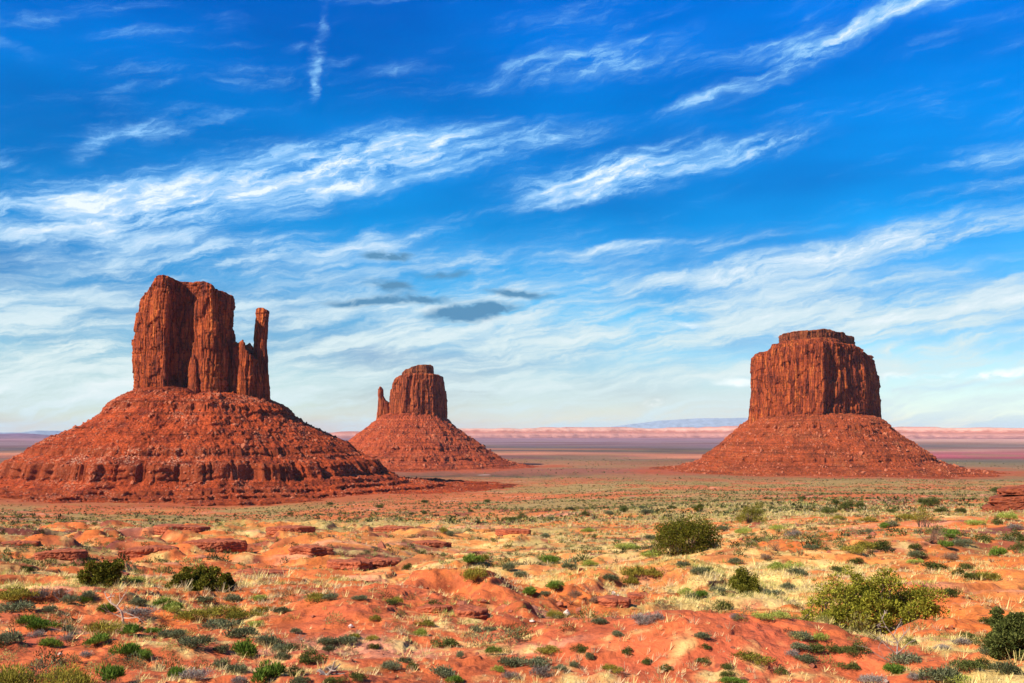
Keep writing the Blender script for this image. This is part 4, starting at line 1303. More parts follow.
def branch(A, p, d, length, rad, depth, rng, ends, gnarl=0.3, fork=(2, 4), mat=1, shrink=0.68, lift=0.12):
    n = 6
    P = [np.array(p, float)]
    dd = np.array(d, float)
    for i in range(n - 1):
        dd = dd + rng.normal(size=3) * gnarl * 0.45
        dd[2] += lift * 0.3
        dd /= np.linalg.norm(dd)
        P.append(P[-1] + dd * length / (n - 1))
    A.tube(P, np.linspace(rad, rad * 0.55, n), 6 if rad > 0.02 else 4, mat)
    if depth == 0:
        ends.append((P[-1], dd))
        return
    for i in range(rng.integers(*fork)):
        q = P[rng.integers(2, n)]
        nd = dd + rng.normal(size=3) * 0.75
        nd[2] += lift
        nd /= np.linalg.norm(nd)
        branch(A, q, nd, length * shrink * rng.uniform(0.75, 1.2), rad * 0.55, depth - 1, rng, ends, gnarl, fork, mat, shrink, lift)
    ends.append((P[-1], dd))


def woody_bush(name, width, height, depth_m, seed, leaf_mat, n_stems=6, clumps=60, leaves=110, leaf=(0.075, 0.016), trunk_r=0.06, lean=0.0, parts=('trunk', 'crown'), hole=0.0, base_spread=0.12, low=0.12, clump_r=(0.09, 0.17)):
    """A juniper-like shrub in metres: gnarled trunks and limbs, and a crown of separate leaf clumps with gaps between."""
    rng = np.random.default_rng(seed)
    root = empty(name, (0, 0, 0))
    T = Leaves()
    Cr = Leaves()
    cl = []
    lob = [(rng.uniform(-0.5, 0.5), rng.uniform(-0.4, 0.4), rng.uniform(0.55, 1.0)) for _ in range(7)]
    tries = 0
    while len(cl) < clumps and tries < 4000:
        tries += 1
        x, y, z = rng.uniform(-0.5, 0.5), rng.uniform(-0.5, 0.5), rng.uniform(low, 1.0)
        lim = max(lz * math.exp(-((x - lx) ** 2 + (y - ly) ** 2) / 0.075) for lx, ly, lz in lob)
        lim = max(lim, 0.85 * math.sqrt(max(0, 1 - (2 * x) ** 2 * 0.9 - (2 * y) ** 2 * 0.9)) * rng.uniform(0.75, 1.05))
        env = math.sqrt((2 * x) ** 2 + (2 * y) ** 2)
        if env > 1.0 or z > lim:
            continue
        if rng.uniform() < 0.55 and env < 0.6 and z < 0.55 * lim:       # crown mostly a shell
            continue
        cl.append((x * width, y * depth_m, z * height))
    cl = np.array(cl)
    rmin = min(width, depth_m, height * 1.3)
    for c in cl:
        r = rng.uniform(*clump_r) * rmin
        n = int(leaves * rng.uniform(0.6, 1.3))
        d = rng.normal(size=(n, 3))
        d /= np.linalg.norm(d, axis=1)[:, None]
        rad = rng.uniform(0, 1, n) ** 0.45
        p = c + d * (r * rad)[:, None] * np.array([1.1, 1.1, 0.85])
        p[:, 2] = np.maximum(p[:, 2], 0.03)
        Cr.blades(p, d + np.array([0, 0, 0.45]) + rng.normal(size=(n, 3)) * 0.5, rng.uniform(0.6, 1.3, n) * leaf[0], rng.uniform(0.7, 1.3, n) * leaf[1], rng, 0)
    feet = [(rng.normal() * base_spread * width, rng.normal() * base_spread * depth_m * 0.6) for _ in range(n_stems)]
    order = rng.permutation(len(cl))
    for q, i in enumerate(order[:min(len(cl), n_stems * 7)]):
        f = feet[np.argmin([(fx - cl[i][0]) ** 2 + (fy - cl[i][1]) ** 2 + rng.uniform(0, 0.1) for fx, fy in feet])]
        mid = np.array([f[0] * 0.7 + cl[i][0] * 0.3, f[1] * 0.7 + cl[i][1] * 0.3, cl[i][2] * 0.45])
        P = np.vstack([stem_path((f[0], f[1], -0.15), mid, rng, 5, 0.05), stem_path(mid, cl[i], rng, 5, 0.06)[1:]])
        T.tube(P, np.linspace(trunk_r * rng.uniform(0.5, 1.1), trunk_r * 0.18, len(P)), 6, 0)
    T.build(parts[0], [M['bark']], root)
    Cr.build(parts[1], [M[leaf_mat]], root)
    return root


def dead_brush(name, seed, n=9, length=0.45, rad=0.012, depth=2, mat='grey', gnarl=0.35, lift=0.15, wood='wood', tilt=0.9):
    rng = np.random.default_rng(seed)
    A = Leaves()
    ends = []
    for i in range(n):
        th = rng.uniform(0, 6.283)
        d = np.array([math.cos(th) * tilt, math.sin(th) * tilt, rng.uniform(0.3, 1.0)])
        d /= np.linalg.norm(d)
        branch(A, (rng.normal() * 0.03, rng.normal() * 0.03, -0.02), d, length * rng.uniform(0.7, 1.2), rad, depth, rng, ends, gnarl, (2, 4), 0, 0.62, lift)
    return A.build(name, [M[wood]])


# ---- kinds, each built once and copied
STORE = {}


def kinds():
    for k in range(4):
        STORE['sage', k] = dome_bush('sagebrush', 'sage', 500 + k, n=1500, lobes=9, up=0.7)
        STORE['green', k] = dome_bush('rabbitbrush', 'green', 520 + k, n=1900, lobes=7, blade=(0.12, 0.010), up=0.9, airy=0.5)
        STORE['dark', k] = dome_bush('blackbrush', 'dark', 540 + k, n=1500, lobes=8, blade=(0.075, 0.012), up=0.4)
        STORE['olive', k] = dome_bush('snakeweed', 'olive', 560 + k, n=1600, lobes=12, blade=(0.10, 0.009), up=0.9, spread=1.15)
        STORE['grey', k] = dome_bush('dry_brush', 'grey', 580 + k, n=1200, lobes=8, blade=(0.13, 0.006), up=0.6, airy=0.6)
        STORE['lime', k] = dome_bush('rabbitbrush', 'lime', 600 + k, n=1500, lobes=10, blade=(0.11, 0.010), up=0.9, spread=1.1)
        STORE['brown', k] = dome_bush('dry_brush', 'brown', 620 + k, n=1100, lobes=8, blade=(0.14, 0.006), up=0.5, airy=0.6)


kinds()
UNUSED = set(STORE.values())
KIND_WORD = {'sage': 'grey-green sagebrush', 'green': 'bright green rabbitbrush', 'dark': 'dark green blackbrush', 'olive': 'yellowish olive snakeweed', 'grey': 'dry grey brush',
             'lime': 'pale lime green rabbitbrush', 'brown': 'dry brown brush'}
KIND_CAT = {'sage': 'shrub', 'green': 'shrub', 'dark': 'shrub', 'olive': 'shrub', 'grey': 'shrub', 'lime': 'shrub', 'brown': 'shrub'}
rng0 = np.random.default_rng(77)


def place(kind, p, w, h, yaw=None):
    src = STORE[kind, int(rng0.integers(0, 4))]
    if src in UNUSED:
        o = src
        UNUSED.discard(src)
    else:
        o = src.copy()
        COL.objects.link(o)
    o.location = (p[0], p[1], p[2] - 0.02 * h)
    # prototypes are about 1.0 wide and 0.62 high
    o.scale = (w / 0.92, w / 0.92, h / 0.60)
    o.rotation_euler = (0, 0, rng0.uniform(0, 6.283) if yaw is None else yaw)
    return o


# ---- shrubs seen one by one: frame position of the foot, width and height there, kind
SHRUBS = [
    # near left
    (26, 573, 12, 9, 'dark'), (19, 600, 34, 15, 'olive'), (42, 599, 20, 12, 'grey'), (15, 612, 32, 11, 'sage'), (33, 625, 24, 12, 'green'), (44, 631, 30, 13, 'green'),
    (106, 614, 20, 11, 'green'), (70, 603, 17, 10, 'sage'), (85, 603, 15, 9, 'green'), (138, 617, 36, 11, 'grey'), (104, 635, 28, 15, 'olive'), (127, 636, 25, 13, 'green'),
    (71, 632, 14, 9, 'sage'), (68, 641, 12, 8, 'grey'), (35, 638, 15, 9, 'grey'), (53, 647, 20, 11, 'green'), (8, 645, 27, 15, 'sage'), (100, 644, 25, 11, 'green'),
    (122, 656, 29, 15, 'green'), (143, 659, 18, 12, 'green'), (107, 683, 28, 20, 'green'), (85, 658, 13, 8, 'grey'), (162, 606, 19, 10, 'green'), (140, 605, 19, 10, 'sage'),
    (174, 612, 17, 11, 'lime'), (168, 638, 23, 10, 'sage'), (152, 635, 15, 8, 'green'), (132, 584, 21, 9, 'lime'), (177, 679, 18, 12, 'green'), (92, 597, 16, 8, 'sage'), (60, 596, 14, 8, 'brown'),
    (10, 600, 13, 9, 'olive'), (50, 612, 13, 8, 'sage'),
    # left of centre
    (173, 611, 20, 10, 'green'), (196, 619, 34, 13, 'olive'), (222, 616, 34, 12, 'olive'), (244, 619, 28, 11, 'olive'), (231, 602, 17, 10, 'sage'), (259, 601, 15, 8, 'lime'), (220, 628, 40, 10, 'sage'),
    (244, 637, 31, 12, 'sage'), (192, 647, 33, 13, 'sage'), (176, 638, 18, 9, 'sage'), (243, 658, 30, 20, 'green'), (221, 652, 15, 10, 'sage'), (221, 668, 16, 13, 'sage'),
    (268, 647, 26, 13, 'sage'), (281, 652, 22, 11, 'sage'), (283, 659, 15, 9, 'sage'), (311, 662, 26, 14, 'dark'), (268, 681, 37, 21, 'green'), (294, 675, 18, 10, 'dark'), (177, 678, 19, 12, 'green'),
    (196, 680, 29, 13, 'grey'), (237, 673, 24, 10, 'sage'), (327, 645, 21, 9, 'sage'), (329, 652, 13, 8, 'sage'), (317, 601, 26, 9, 'olive'), (296, 634, 11, 7, 'sage'), (262, 613, 20, 8, 'olive'),
    (205, 603, 20, 8, 'sage'), (282, 613, 16, 8, 'sage'), (255, 627, 16, 8, 'lime'), (240, 684, 16, 10, 'grey'), (300, 684, 20, 9, 'sage'), (332, 672, 14, 8, 'grey'),
    # centre
    (361, 600, 15, 6, 'sage'), (394, 603, 15, 7, 'olive'), (433, 608, 18, 9, 'dark'), (375, 621, 10, 7, 'olive'), (424, 626, 17, 7, 'olive'), (422, 636, 14, 9, 'lime'), (445, 647, 27, 12, 'dark'),
    (374, 649, 13, 8, 'dark'), (345, 644, 28, 9, 'sage'), (357, 681, 18, 11, 'dark'), (393, 669, 19, 11, 'sage'), (406, 663, 13, 7, 'sage'), (462, 658, 10, 9, 'sage'), (440, 678, 28, 13, 'sage'),
    (412, 669, 13, 8, 'dark'), (476, 580, 28, 17, 'olive'), (408, 570, 10, 9, 'dark'), (474, 632, 13, 7, 'sage'), (490, 631, 13, 6, 'sage'), (330, 600, 18, 8, 'sage'), (352, 639, 14, 7, 'olive'),
    (335, 684, 22, 9, 'dark'), (372, 640, 13, 6, 'olive'), (391, 604, 12, 6, 'dark'), (452, 683, 18, 9, 'green'),
    (580, 652, 16, 10, 'dark'), (628, 654, 13, 8, 'dark'), (647, 664, 11, 7, 'dark'), (612, 672, 19, 9, 'olive'), (617, 636, 13, 6, 'sage'), (549, 653, 24, 9, 'olive'), (590, 660, 10, 9, 'sage'),
    (512, 665, 28, 11, 'sage'), (535, 667, 30, 11, 'sage'), (541, 678, 21, 15, 'grey'), (510, 679, 19, 10, 'grey'), (555, 618, 15, 9, 'olive'), (532, 594, 19, 10, 'green'), (558, 589, 19, 11, 'green'),
    (630, 584, 17, 10, 'olive'), (636, 577, 24, 14, 'olive'), (654, 577, 20, 13, 'olive'), (610, 581, 17, 9, 'sage'), (549, 562, 26, 9, 'green'), (507, 570, 13, 9, 'sage'), (640, 625, 28, 12, 'grey'), (655, 620, 18, 10, 'grey'),
    (493, 655, 14, 10, 'green'), (498, 672, 12, 7, 'lime'), (560, 671, 14, 8, 'sage'), (575, 667, 11, 7, 'sage'), (596, 603, 13, 8, 'brown'), (575, 598, 14, 9, 'brown'), (600, 624, 18, 7, 'sage'), (545, 595, 10, 6, 'sage'),
    (520, 577, 16, 7, 'sage'), (571, 569, 15, 7, 'sage'), (590, 566, 14, 7, 'lime'), (653, 556, 26, 7, 'lime'), (626, 549, 24, 7, 'lime'),
    # right slope
    (723, 609, 18, 11, 'dark'), (718, 593, 15, 9, 'sage'), (778, 570, 22, 9, 'lime'), (794, 569, 18, 9, 'lime'), (796, 576, 21, 9, 'sage'), (773, 596, 18, 9, 'sage'), (788, 589, 13, 8, 'sage'), (704, 638, 17, 8, 'sage'),
    (705, 649, 12, 6, 'dark'), (703, 663, 15, 7, 'dark'), (666, 670, 13, 7, 'dark'), (647, 664, 9, 6, 'dark'), (782, 675, 13, 9, 'dark'), (727, 669, 12, 8, 'dark'), (728, 677, 15, 8, 'dark'), (732, 685, 24, 8, 'green'),
    (752, 662, 34, 11, 'olive'), (805, 662, 20, 9, 'sage'), (795, 656, 17, 8, 'grey'), (682, 567, 13, 8, 'sage'), (736, 564, 15, 8, 'sage'), (698, 574, 18, 8, 'sage'), (692, 600, 14, 9, 'sage'), (686, 596, 16, 10, 'lime'),
    (700, 598, 13, 10, 'green'), (708, 572, 12, 7, 'dark'), (762, 620, 20, 9, 'lime'), (780, 618, 18, 8, 'lime'), (738, 620, 14, 8, 'grey'), (765, 560, 14, 8, 'brown'),
    (817, 652, 22, 12, 'dark'), (840, 653, 20, 11, 'dark'), (858, 654, 22, 12, 'dark'), (911, 644, 11, 7, 'dark'), (905, 664, 28, 13, 'sage'), (893, 673, 27, 10, 'green'), (936, 679, 36, 16, 'sage'), (849, 669, 20, 9, 'dark'),
    (876, 685, 22, 12, 'grey'), (989, 624, 17, 9, 'dark'), (950, 597, 17, 12, 'dark'), (933, 570, 24, 10, 'dark'), (960, 576, 12, 9, 'dark'), (972, 580, 16, 10, 'dark'), (986, 580, 20, 10, 'olive'), (966, 569, 15, 7, 'dark'),
    (998, 556, 18, 10, 'green'), (950, 560, 16, 8, 'brown'), (919, 558, 17, 9, 'sage'), (857, 564, 15, 8, 'dark'), (916, 564, 15, 6, 'lime'), (838, 573, 17, 9, 'dark'), (965, 669, 26, 12, 'dark'), (983, 668, 22, 10, 'dark'),
    (984, 645, 24, 9, 'dark'), (966, 638, 18, 7, 'dark'), (960, 645, 16, 9, 'grey'), (940, 650, 16, 7, 'grey'), (1008, 675, 24, 14, 'sage'), (990, 655, 18, 10, 'sage'), (955, 684, 30, 11, 'lime'), (1004, 652, 20, 12, 'brown'),
    (802, 640, 22, 10, 'sage'), (818, 640, 16, 8, 'lime'), (800, 650, 20, 8, 'sage'), (865, 683, 18, 10, 'grey'), (915, 680, 18, 9, 'grey'),
    # middle distance, right
    (802, 500, 8, 6, 'dark'), (835, 505, 9, 8, 'dark'), (829, 514, 14, 9, 'dark'), (860, 508, 10, 9, 'dark'), (848, 510, 15, 13, 'dark'), (931, 506, 15, 11, 'dark'), (922, 504, 8, 8, 'dark'),
    (952, 537, 24, 9, 'green'), (938, 534, 18, 8, 'dark'), (981, 541, 20, 7, 'dark'), (880, 550, 24, 12, 'dark'), (866, 549, 18, 9, 'olive'), (853, 553, 19, 9, 'olive'), (920, 558, 14, 8, 'dark'), (961, 546, 21, 8, 'sage'),
    (1016, 542, 18, 12, 'dark'), (1019, 552, 15, 10, 'dark'), (996, 493, 11, 8, 'dark'), (1007, 520, 15, 9, 'lime'), (997, 525, 9, 9, 'dark'), (961, 513, 10, 7, 'dark'), (942, 513, 13, 7, 'dark'), (891, 513, 9, 6, 'dark'),
    (915, 549, 12, 7, 'dark'), (945, 548, 14, 8, 'green'), (840, 520, 12, 6, 'olive'), (868, 522, 14, 6, 'olive'), (885, 528, 11, 6, 'green'), (905, 520, 18, 8, 'olive'), (975, 525, 18, 6, 'lime'), (1014, 530, 14, 8, 'grey'),
    (890, 527, 13, 8, 'sage'), (870, 534, 8, 6, 'sage'), (725, 531, 13, 7, 'sage'), (745, 534, 16, 8, 'lime'), (792, 537, 16, 8, 'grey'), (812, 550, 14, 7, 'sage'), (778, 530, 16, 6, 'lime'),
    (700, 539, 11, 7, 'sage'), (650, 540, 14, 6, 'sage'), (648, 514, 13, 6, 'sage'), (672, 509, 8, 5, 'dark'), (700, 508, 7, 6, 'dark'),
    (585, 516, 8, 7, 'dark'), (624, 512, 9, 9, 'dark'), (608, 515, 12, 5, 'sage'), (643, 509, 10, 4, 'sage'), (571, 510, 7, 4, 'sage'), (487, 503, 6, 6, 'dark'), (510, 521, 16, 6, 'dark'), (522, 519, 10, 7, 'dark'),
    (412, 515, 6, 4, 'dark'), (424, 514, 5, 4, 'dark'), (380, 508, 9, 5, 'dark'), (443, 533, 10, 8, 'olive'), (450, 536, 8, 6, 'sage'), (474, 563, 20, 12, 'green'), (484, 561, 10, 9, 'olive'),
    (290, 515, 6, 4, 'dark'), (330, 505, 6, 4, 'dark'), (425, 503, 8, 5, 'dark'), (470, 512, 6, 4, 'dark'), (550, 520, 8, 5, 'sage'), (588, 532, 12, 5, 'lime'), (545, 538, 10, 6, 'sage'),
]

LAND = {  # things other labels can lean on: name -> frame position
    'the big spreading green bush': (874, 626), 'the bleached dead branch': (114, 612), 'the grey dead stump': (325, 672), 'the rounded juniper on the left slope': (101, 586),
    'the low twin juniper': (194, 590), 'the big dark juniper': (690, 552), 'the round juniper on the grassy slope': (742, 592), 'the white boulder in the gully': (567, 614),
    'the bare twisted snag': (892, 655), 'the red rock outcrop': (1004, 505), 'the wide olive brush in the corner': (40, 683), 'the dark bush at the right edge': (1016, 650),
    'the dead brown brush heap': (929, 541), 'the small leaning juniper': (749, 522),
}
NTH = ['nearest', 'second', 'third', 'fourth', 'fifth', 'sixth', 'seventh', 'eighth', 'ninth', 'tenth', 'eleventh', 'twelfth', 'thirteenth', 'fourteenth', 'fifteenth', 'sixteenth', 'seventeenth', 'eighteenth',
       'nineteenth', 'twentieth']


def shrub_labels():
    """Say which shrub it is: its look, then how it lies to the nearest thing one can find in the picture."""
    rows = []
    for i, (px, py, w, h, kd) in enumerate(SHRUBS):
        dist = sorted((math.hypot(px - lx, (py - ly) * 1.6), nm) for nm, (lx, ly) in LAND.items())
        dd, nm = dist[0]
        lx, ly = LAND[nm]
        dx, dy = px - lx, (py - ly) * 1.6
        side = ('right of' if dx > 0 else 'left of') if abs(dx) > abs(dy) else ('in front of' if dy > 0 else 'behind')
        rows.append((kd, side, nm, dd, i))
    groups = {}
    for r in rows:
        groups.setdefault(r[:3], []).append(r)
    out = {}
    for (kd, side, nm), rs in groups.items():
        rs.sort(key=lambda r: r[3])
        for k, r in enumerate(rs):
            nth = '' if len(rs) == 1 else NTH[min(k, len(NTH) - 1)] + ' '
            size = ''
            w = SHRUBS[r[4]][2]
            out[r[4]] = f'{nth}{KIND_WORD[kd]} {side} {nm}'
    return out


LBL = shrub_labels()
GROUPS = {'sage': 'sagebrush scattered over the slopes', 'green': 'bright green rabbitbrush on the red soil', 'dark': 'dark green bushes scattered over the plain', 'olive': 'olive snakeweed clumps',
          'grey': 'dry grey brush clumps', 'lime': 'pale green rabbitbrush clumps', 'brown': 'dry brown brush clumps'}
for i, (px, py, w, h, kd) in enumerate(SHRUBS):
    p = at(px, py)
    k = math.hypot(p[1], p[0]) / F_PX
    o = place(kd, p, w * k * 1.08, h * k * 1.12)
    tag(o, LBL[i], KIND_CAT[kd], GROUPS[kd])

# the wide brush cut by the lower left corner
for n_, (px, py, w, h, lab) in enumerate([(14, 696, 60, 34, 'wide olive brush filling the lower left corner'), (62, 692, 52, 27, 'olive brush just right of the wide brush in the lower left corner')]):
    p = at(px, py)
    k = p[1] / F_PX
    A_ = dome_bush('snakeweed', 'olive', 700 + n_, n=5200, lobes=22, blade=(0.06, 0.006), up=0.9, spread=1.2)
    A_.location = (p[0], p[1], p[2])
    A_.scale = (w * k / 0.85, w * k * 0.7 / 0.85, h * k / 0.5)
    tag(A_, lab, 'shrub', GROUPS['olive'])


# ---- junipers and tall shrubs
def set_tree(root, px, py, label, cat, group=None, yaw=0.0):
    p = at(px, py)
    root.location = (p[0], p[1], p[2] - 0.04)
    root.rotation_euler = (0, 0, yaw)
    tag(root, label, cat, group)


def scale_at(px, py):
    p = at(px, py)
    return math.hypot(p[0], p[1]) / F_PX


s = scale_at(874, 630)
set_tree(woody_bush('desert_bush', 132 * s, 62 * s, 62 * s, 801, 'bigbush', n_stems=11, clumps=150, leaves=170, leaf=(0.07, 0.015), trunk_r=0.045, base_spread=0.24, low=0.12, clump_r=(0.07, 0.15)), 873, 630,
         'big spreading yellow-green bush on the sandy slope, largest bush in view', 'bush', yaw=0.12)
s = scale_at(690, 552)
set_tree(woody_bush('juniper', 62 * s, 44 * s, 52 * s, 802, 'juniper', n_stems=5, clumps=110, leaves=190, leaf=(0.12, 0.032), trunk_r=0.09, low=0.06), 690, 552,
         'big dark juniper standing alone on the grassy hillside', 'tree', 'junipers')
s = scale_at(742, 592)
set_tree(woody_bush('juniper', 31 * s, 26 * s, 27 * s, 803, 'juniper', n_stems=4, clumps=60, leaves=170, leaf=(0.08, 0.02), trunk_r=0.05, low=0.05), 742, 592,
         'round compact juniper on the yellow grassy slope behind the red mound', 'tree', 'junipers')
s = scale_at(101, 586)
set_tree(woody_bush('juniper', 33 * s, 26 * s, 28 * s, 804, 'juniper', n_stems=4, clumps=60, leaves=170, leaf=(0.09, 0.022), trunk_r=0.05, low=0.06), 101, 587,
         'rounded dark juniper on the left slope beyond the bleached branch', 'tree', 'junipers')
s = scale_at(194, 590)
set_tree(woody_bush('juniper', 42 * s, 24 * s, 30 * s, 805, 'juniper', n_stems=5, clumps=70, leaves=170, leaf=(0.09, 0.022), trunk_r=0.05, low=0.06), 193, 590,
         'low wide juniper, larger of the adjoining pair on the left slope', 'tree', 'junipers')
set_tree(woody_bush('juniper', 19 * s, 21 * s, 17 * s, 806, 'juniper', n_stems=3, clumps=30, leaves=170, leaf=(0.09, 0.022), trunk_r=0.04, low=0.06), 225, 591,
         'narrow upright juniper, smaller of the adjoining pair on the left slope', 'tree', 'junipers')
s = scale_at(749, 522)
set_tree(woody_bush('juniper', 27 * s, 19 * s, 22 * s, 807, 'juniper', n_stems=4, clumps=55, leaves=150, leaf=(0.16, 0.045), trunk_r=0.09, low=0.08), 750, 523,
         'small leaning juniper beyond the big dark juniper', 'tree', 'junipers')
s = scale_at(1016, 650)
set_tree(woody_bush('desert_bush', 44 * s, 44 * s, 34 * s, 808, 'dark', n_stems=5, clumps=90, leaves=330, leaf=(0.045, 0.011), trunk_r=0.03, low=0.05), 1020, 656,
         'dark green bush cut by the right edge of the picture', 'bush')
s = scale_at(925, 526)
set_tree(woody_bush('desert_bush', 22 * s, 22 * s, 16 * s, 809, 'olive', n_stems=6, clumps=26, leaves=60, leaf=(0.16, 0.03), trunk_r=0.05, low=0.25), 925, 527,
         'tall thin olive shrub with twigs showing, behind the dead brush heap', 'bush')
s = scale_at(690, 515)
set_tree(woody_bush('juniper', 12 * s, 10 * s, 10 * s, 810, 'juniper', n_stems=3, clumps=24, leaves=110, leaf=(0.2, 0.05), trunk_r=0.08, low=0.08), 698, 512,
         'tiny dark juniper just behind the big dark juniper', 'tree', 'junipers')


# ---- dead wood
def put(o, px, py, size, label, cat, yaw=0.0, group=None, sink=0.0):
    p = at(px, py)
    o.location = (p[0], p[1], p[2] - sink)
    o.scale = (size,) * 3
    o.rotation_euler = (0, 0, yaw)
    tag(o, label, cat, group)
    return o


def bleached_branch():
    rng = np.random.default_rng(31)
    A = Leaves()
    ends = []
    P = [(-0.34, 0.05, 0.74), (-0.26, 0.03, 0.58), (-0.15, 0.0, 0.47), (0.0, 0.0, 0.38), (0.12, 0.0, 0.26), (0.16, 0.02, 0.10), (0.17, 0.02, -0.06)]
    A.tube(P, [0.010, 0.014, 0.019, 0.024, 0.028, 0.032, 0.036], 7, 0)
    for b, d, L in ((3, (0.5, 0, 0.5), 0.35), (4, (0.9, 0.2, -0.1), 0.5), (2, (-0.2, 0.3, 0.6), 0.25), (5, (-0.9, -0.2, 0.15), 0.45), (5, (0.8, -0.3, 0.1), 0.4), (1, (0.5, 0, 0.4), 0.2)):
        d = np.array(d, float)
        branch(A, P[b], d / np.linalg.norm(d), L, 0.018, 1, rng, ends, 0.35, (2, 3), 0, 0.6, 0.0)
    return A.build('dead_branch', [M['wood_pale']])


s = scale_at(114, 618)
put(bleached_branch(), 116, 622, 36 * s, 'bleached dead branch arching over the scrub on the left', 'branch')


def snag():
    rng = np.random.default_rng(33)
    A = Leaves()
    ends = []
    P = [(0.08, 0, -0.05), (0.07, 0, 0.2), (0.10, 0.02, 0.42), (0.0, 0, 0.58), (-0.14, 0, 0.75), (-0.22, 0.02, 0.92), (-0.26, 0, 1.05)]
    A.tube(P, [0.020, 0.018, 0.015, 0.012, 0.009, 0.007, 0.004], 6, 0)
    for b, d, L in ((1, (-0.7, 0.1, 0.3), 0.4), (2, (-0.8, 0, 0.2), 0.35), (2, (0.7, 0, 0.5), 0.3), (3, (0.5, 0.2, 0.6), 0.3), (4, (-0.6, 0, 0.2), 0.22), (1, (0.8, -0.1, 0.4), 0.3), (0, (-0.7, 0.2, 0.5), 0.5), (0, (0.6, -0.4, 0.6), 0.4),
                    (5, (0.3, 0, 0.5), 0.15)):
        d = np.array(d, float)
        branch(A, P[b], d / np.linalg.norm(d), L, 0.012, 2, rng, ends, 0.3, (2, 4), 0, 0.6, 0.05)
    return A.build('dead_snag', [M['wood']])


s = scale_at(892, 660)
put(snag(), 894, 663, 42 * s, 'bare twisted grey snag in front of the big spreading bush', 'dead shrub')


def stump():
    rng = np.random.default_rng(35)
    A = Leaves()
    ends = []
    for i in range(7):
        th = rng.uniform(0, 6.283)
        d = np.array([math.cos(th), 0.5 * math.sin(th), rng.uniform(0.25, 0.9)])
        branch(A, (rng.normal() * 0.06, rng.normal() * 0.06, -0.05), d / np.linalg.norm(d), rng.uniform(0.3, 0.55), rng.uniform(0.05, 0.09), 1, rng, ends, 0.25, (1, 3), 0, 0.55, 0.0)
    return A.build('dead_stump', [M['wood']])


s = scale_at(325, 673)
put(stump(), 325, 675, 24 * s, 'grey dead stump with broken roots at the lower centre left', 'stump')
for n_, (px, py, w, lab) in enumerate([
        (929, 542, 20, 'heap of dead brown brush on the right slope'), (775, 551, 13, 'dead brown brush below the small leaning juniper'), (240, 590, 9, 'dead twiggy brush beside the narrow juniper of the pair'),
        (570, 604, 11, 'dead brown brush above the white boulder in the gully'), (402, 634, 9, 'dry twigs on the centre red mound'), (655, 555, 12, 'dead brush on the hillside left of the big dark juniper'),
        (60, 600, 14, 'dead twiggy brush left of the rounded juniper'), (300, 640, 8, 'dry fallen twigs on bare sand left of the dead stump'), (1000, 640, 11, 'dead brush behind the dark bush at the right edge')]):
    s = scale_at(px, py)
    put(dead_brush('dead_brush', 900 + n_, n=10, length=0.75, rad=0.02, depth=2, wood='twig' if n_ not in (6, 7) else 'wood', lift=0.1), px, py, w * s, lab, 'dead shrub', group='dead brush')

# ---- rocks
RP = [rock_proto(40 + k, 3) for k in range(4)]


def rock(px, py, w, h, mat, label, seed, name='boulder', group=None):
    rng = np.random.default_rng(seed)
    v, f = RP[seed % 4]
    s = scale_at(px, py)
    p = at(px, py)
    v = v * np.array([w * s / 2, w * s / 2 * rng.uniform(0.7, 1.1), h * s / 2]) + np.array([0, 0, h * s * 0.32])
    v = v + 0.04 * w * s * np.stack([fbm(v[:, 0] / (w * s) * 4, v[:, 1] / (w * s) * 4 + v[:, 2] / (w * s) * 3, 2, seed + q) for q in range(3)], -1)
    o = mesh_np(name, v, f, M[mat], smooth=False, loc=p)
    o.rotation_euler = (0, 0, rng.uniform(0, 0.6))
    return tag(o, label, 'rock', group)


ROCKS = [(567, 617, 9, 10, 'rock_pale', 'white boulder in the gully, brightest rock in view'), (579, 615, 9, 10, 'rock_red', 'dark red boulder right of the white boulder in the gully'),
         (560, 606, 7, 6, 'rock_red', 'reddish block above the white boulder in the gully'), (613, 596, 6, 6, 'rock_pale', 'pale rock high on the orange bank right of the gully'), (618, 597, 4, 4, 'rock_pale', 'small pale rock beside the pale rock on the orange bank'),
         (520, 619, 8, 4, 'rock_red', 'flat red slab in the gully left of the white boulder'), (532, 622, 5, 3, 'rock_pale', 'pale flat slab in the gully bed'), (510, 613, 6, 4, 'rock_red', 'red stone near the head of the gully'),
         (351, 628, 7, 5, 'rock_pale', 'pale stone on the left flank of the centre red mound'), (886, 683, 6, 4, 'rock_pale', 'pinkish stone at the lower edge right of centre'), (748, 672, 5, 3, 'rock_red', 'red stone on the front right mound'),
         (1002, 627, 6, 4, 'rock_pale', 'pale stone left of the dark bush at the right edge'), (985, 632, 5, 3, 'rock_red', 'brown stone on the sandy slope near the right edge'), (952, 628, 4, 3, 'rock_red', 'small stone on the sandy slope right of the big bush'),
         (462, 606, 10, 7, 'rock_red', 'red ledge block at the top of the gully bank'), (472, 612, 8, 7, 'rock_red', 'red block half way down the gully bank'), (484, 603, 9, 5, 'rock_red', 'red slab beyond the gully bank'),
         (208, 627, 4, 3, 'rock_red', 'small red stone left of the dark sagebrush row'), (60, 655, 4, 3, 'rock_pale', 'small pale stone on the near left sand'), (548, 626, 4, 3, 'rock_red', 'small red stone in the gully bed')]
for n_, r_ in enumerate(ROCKS):
    rock(*r_, seed=60 + n_, group='loose boulders')


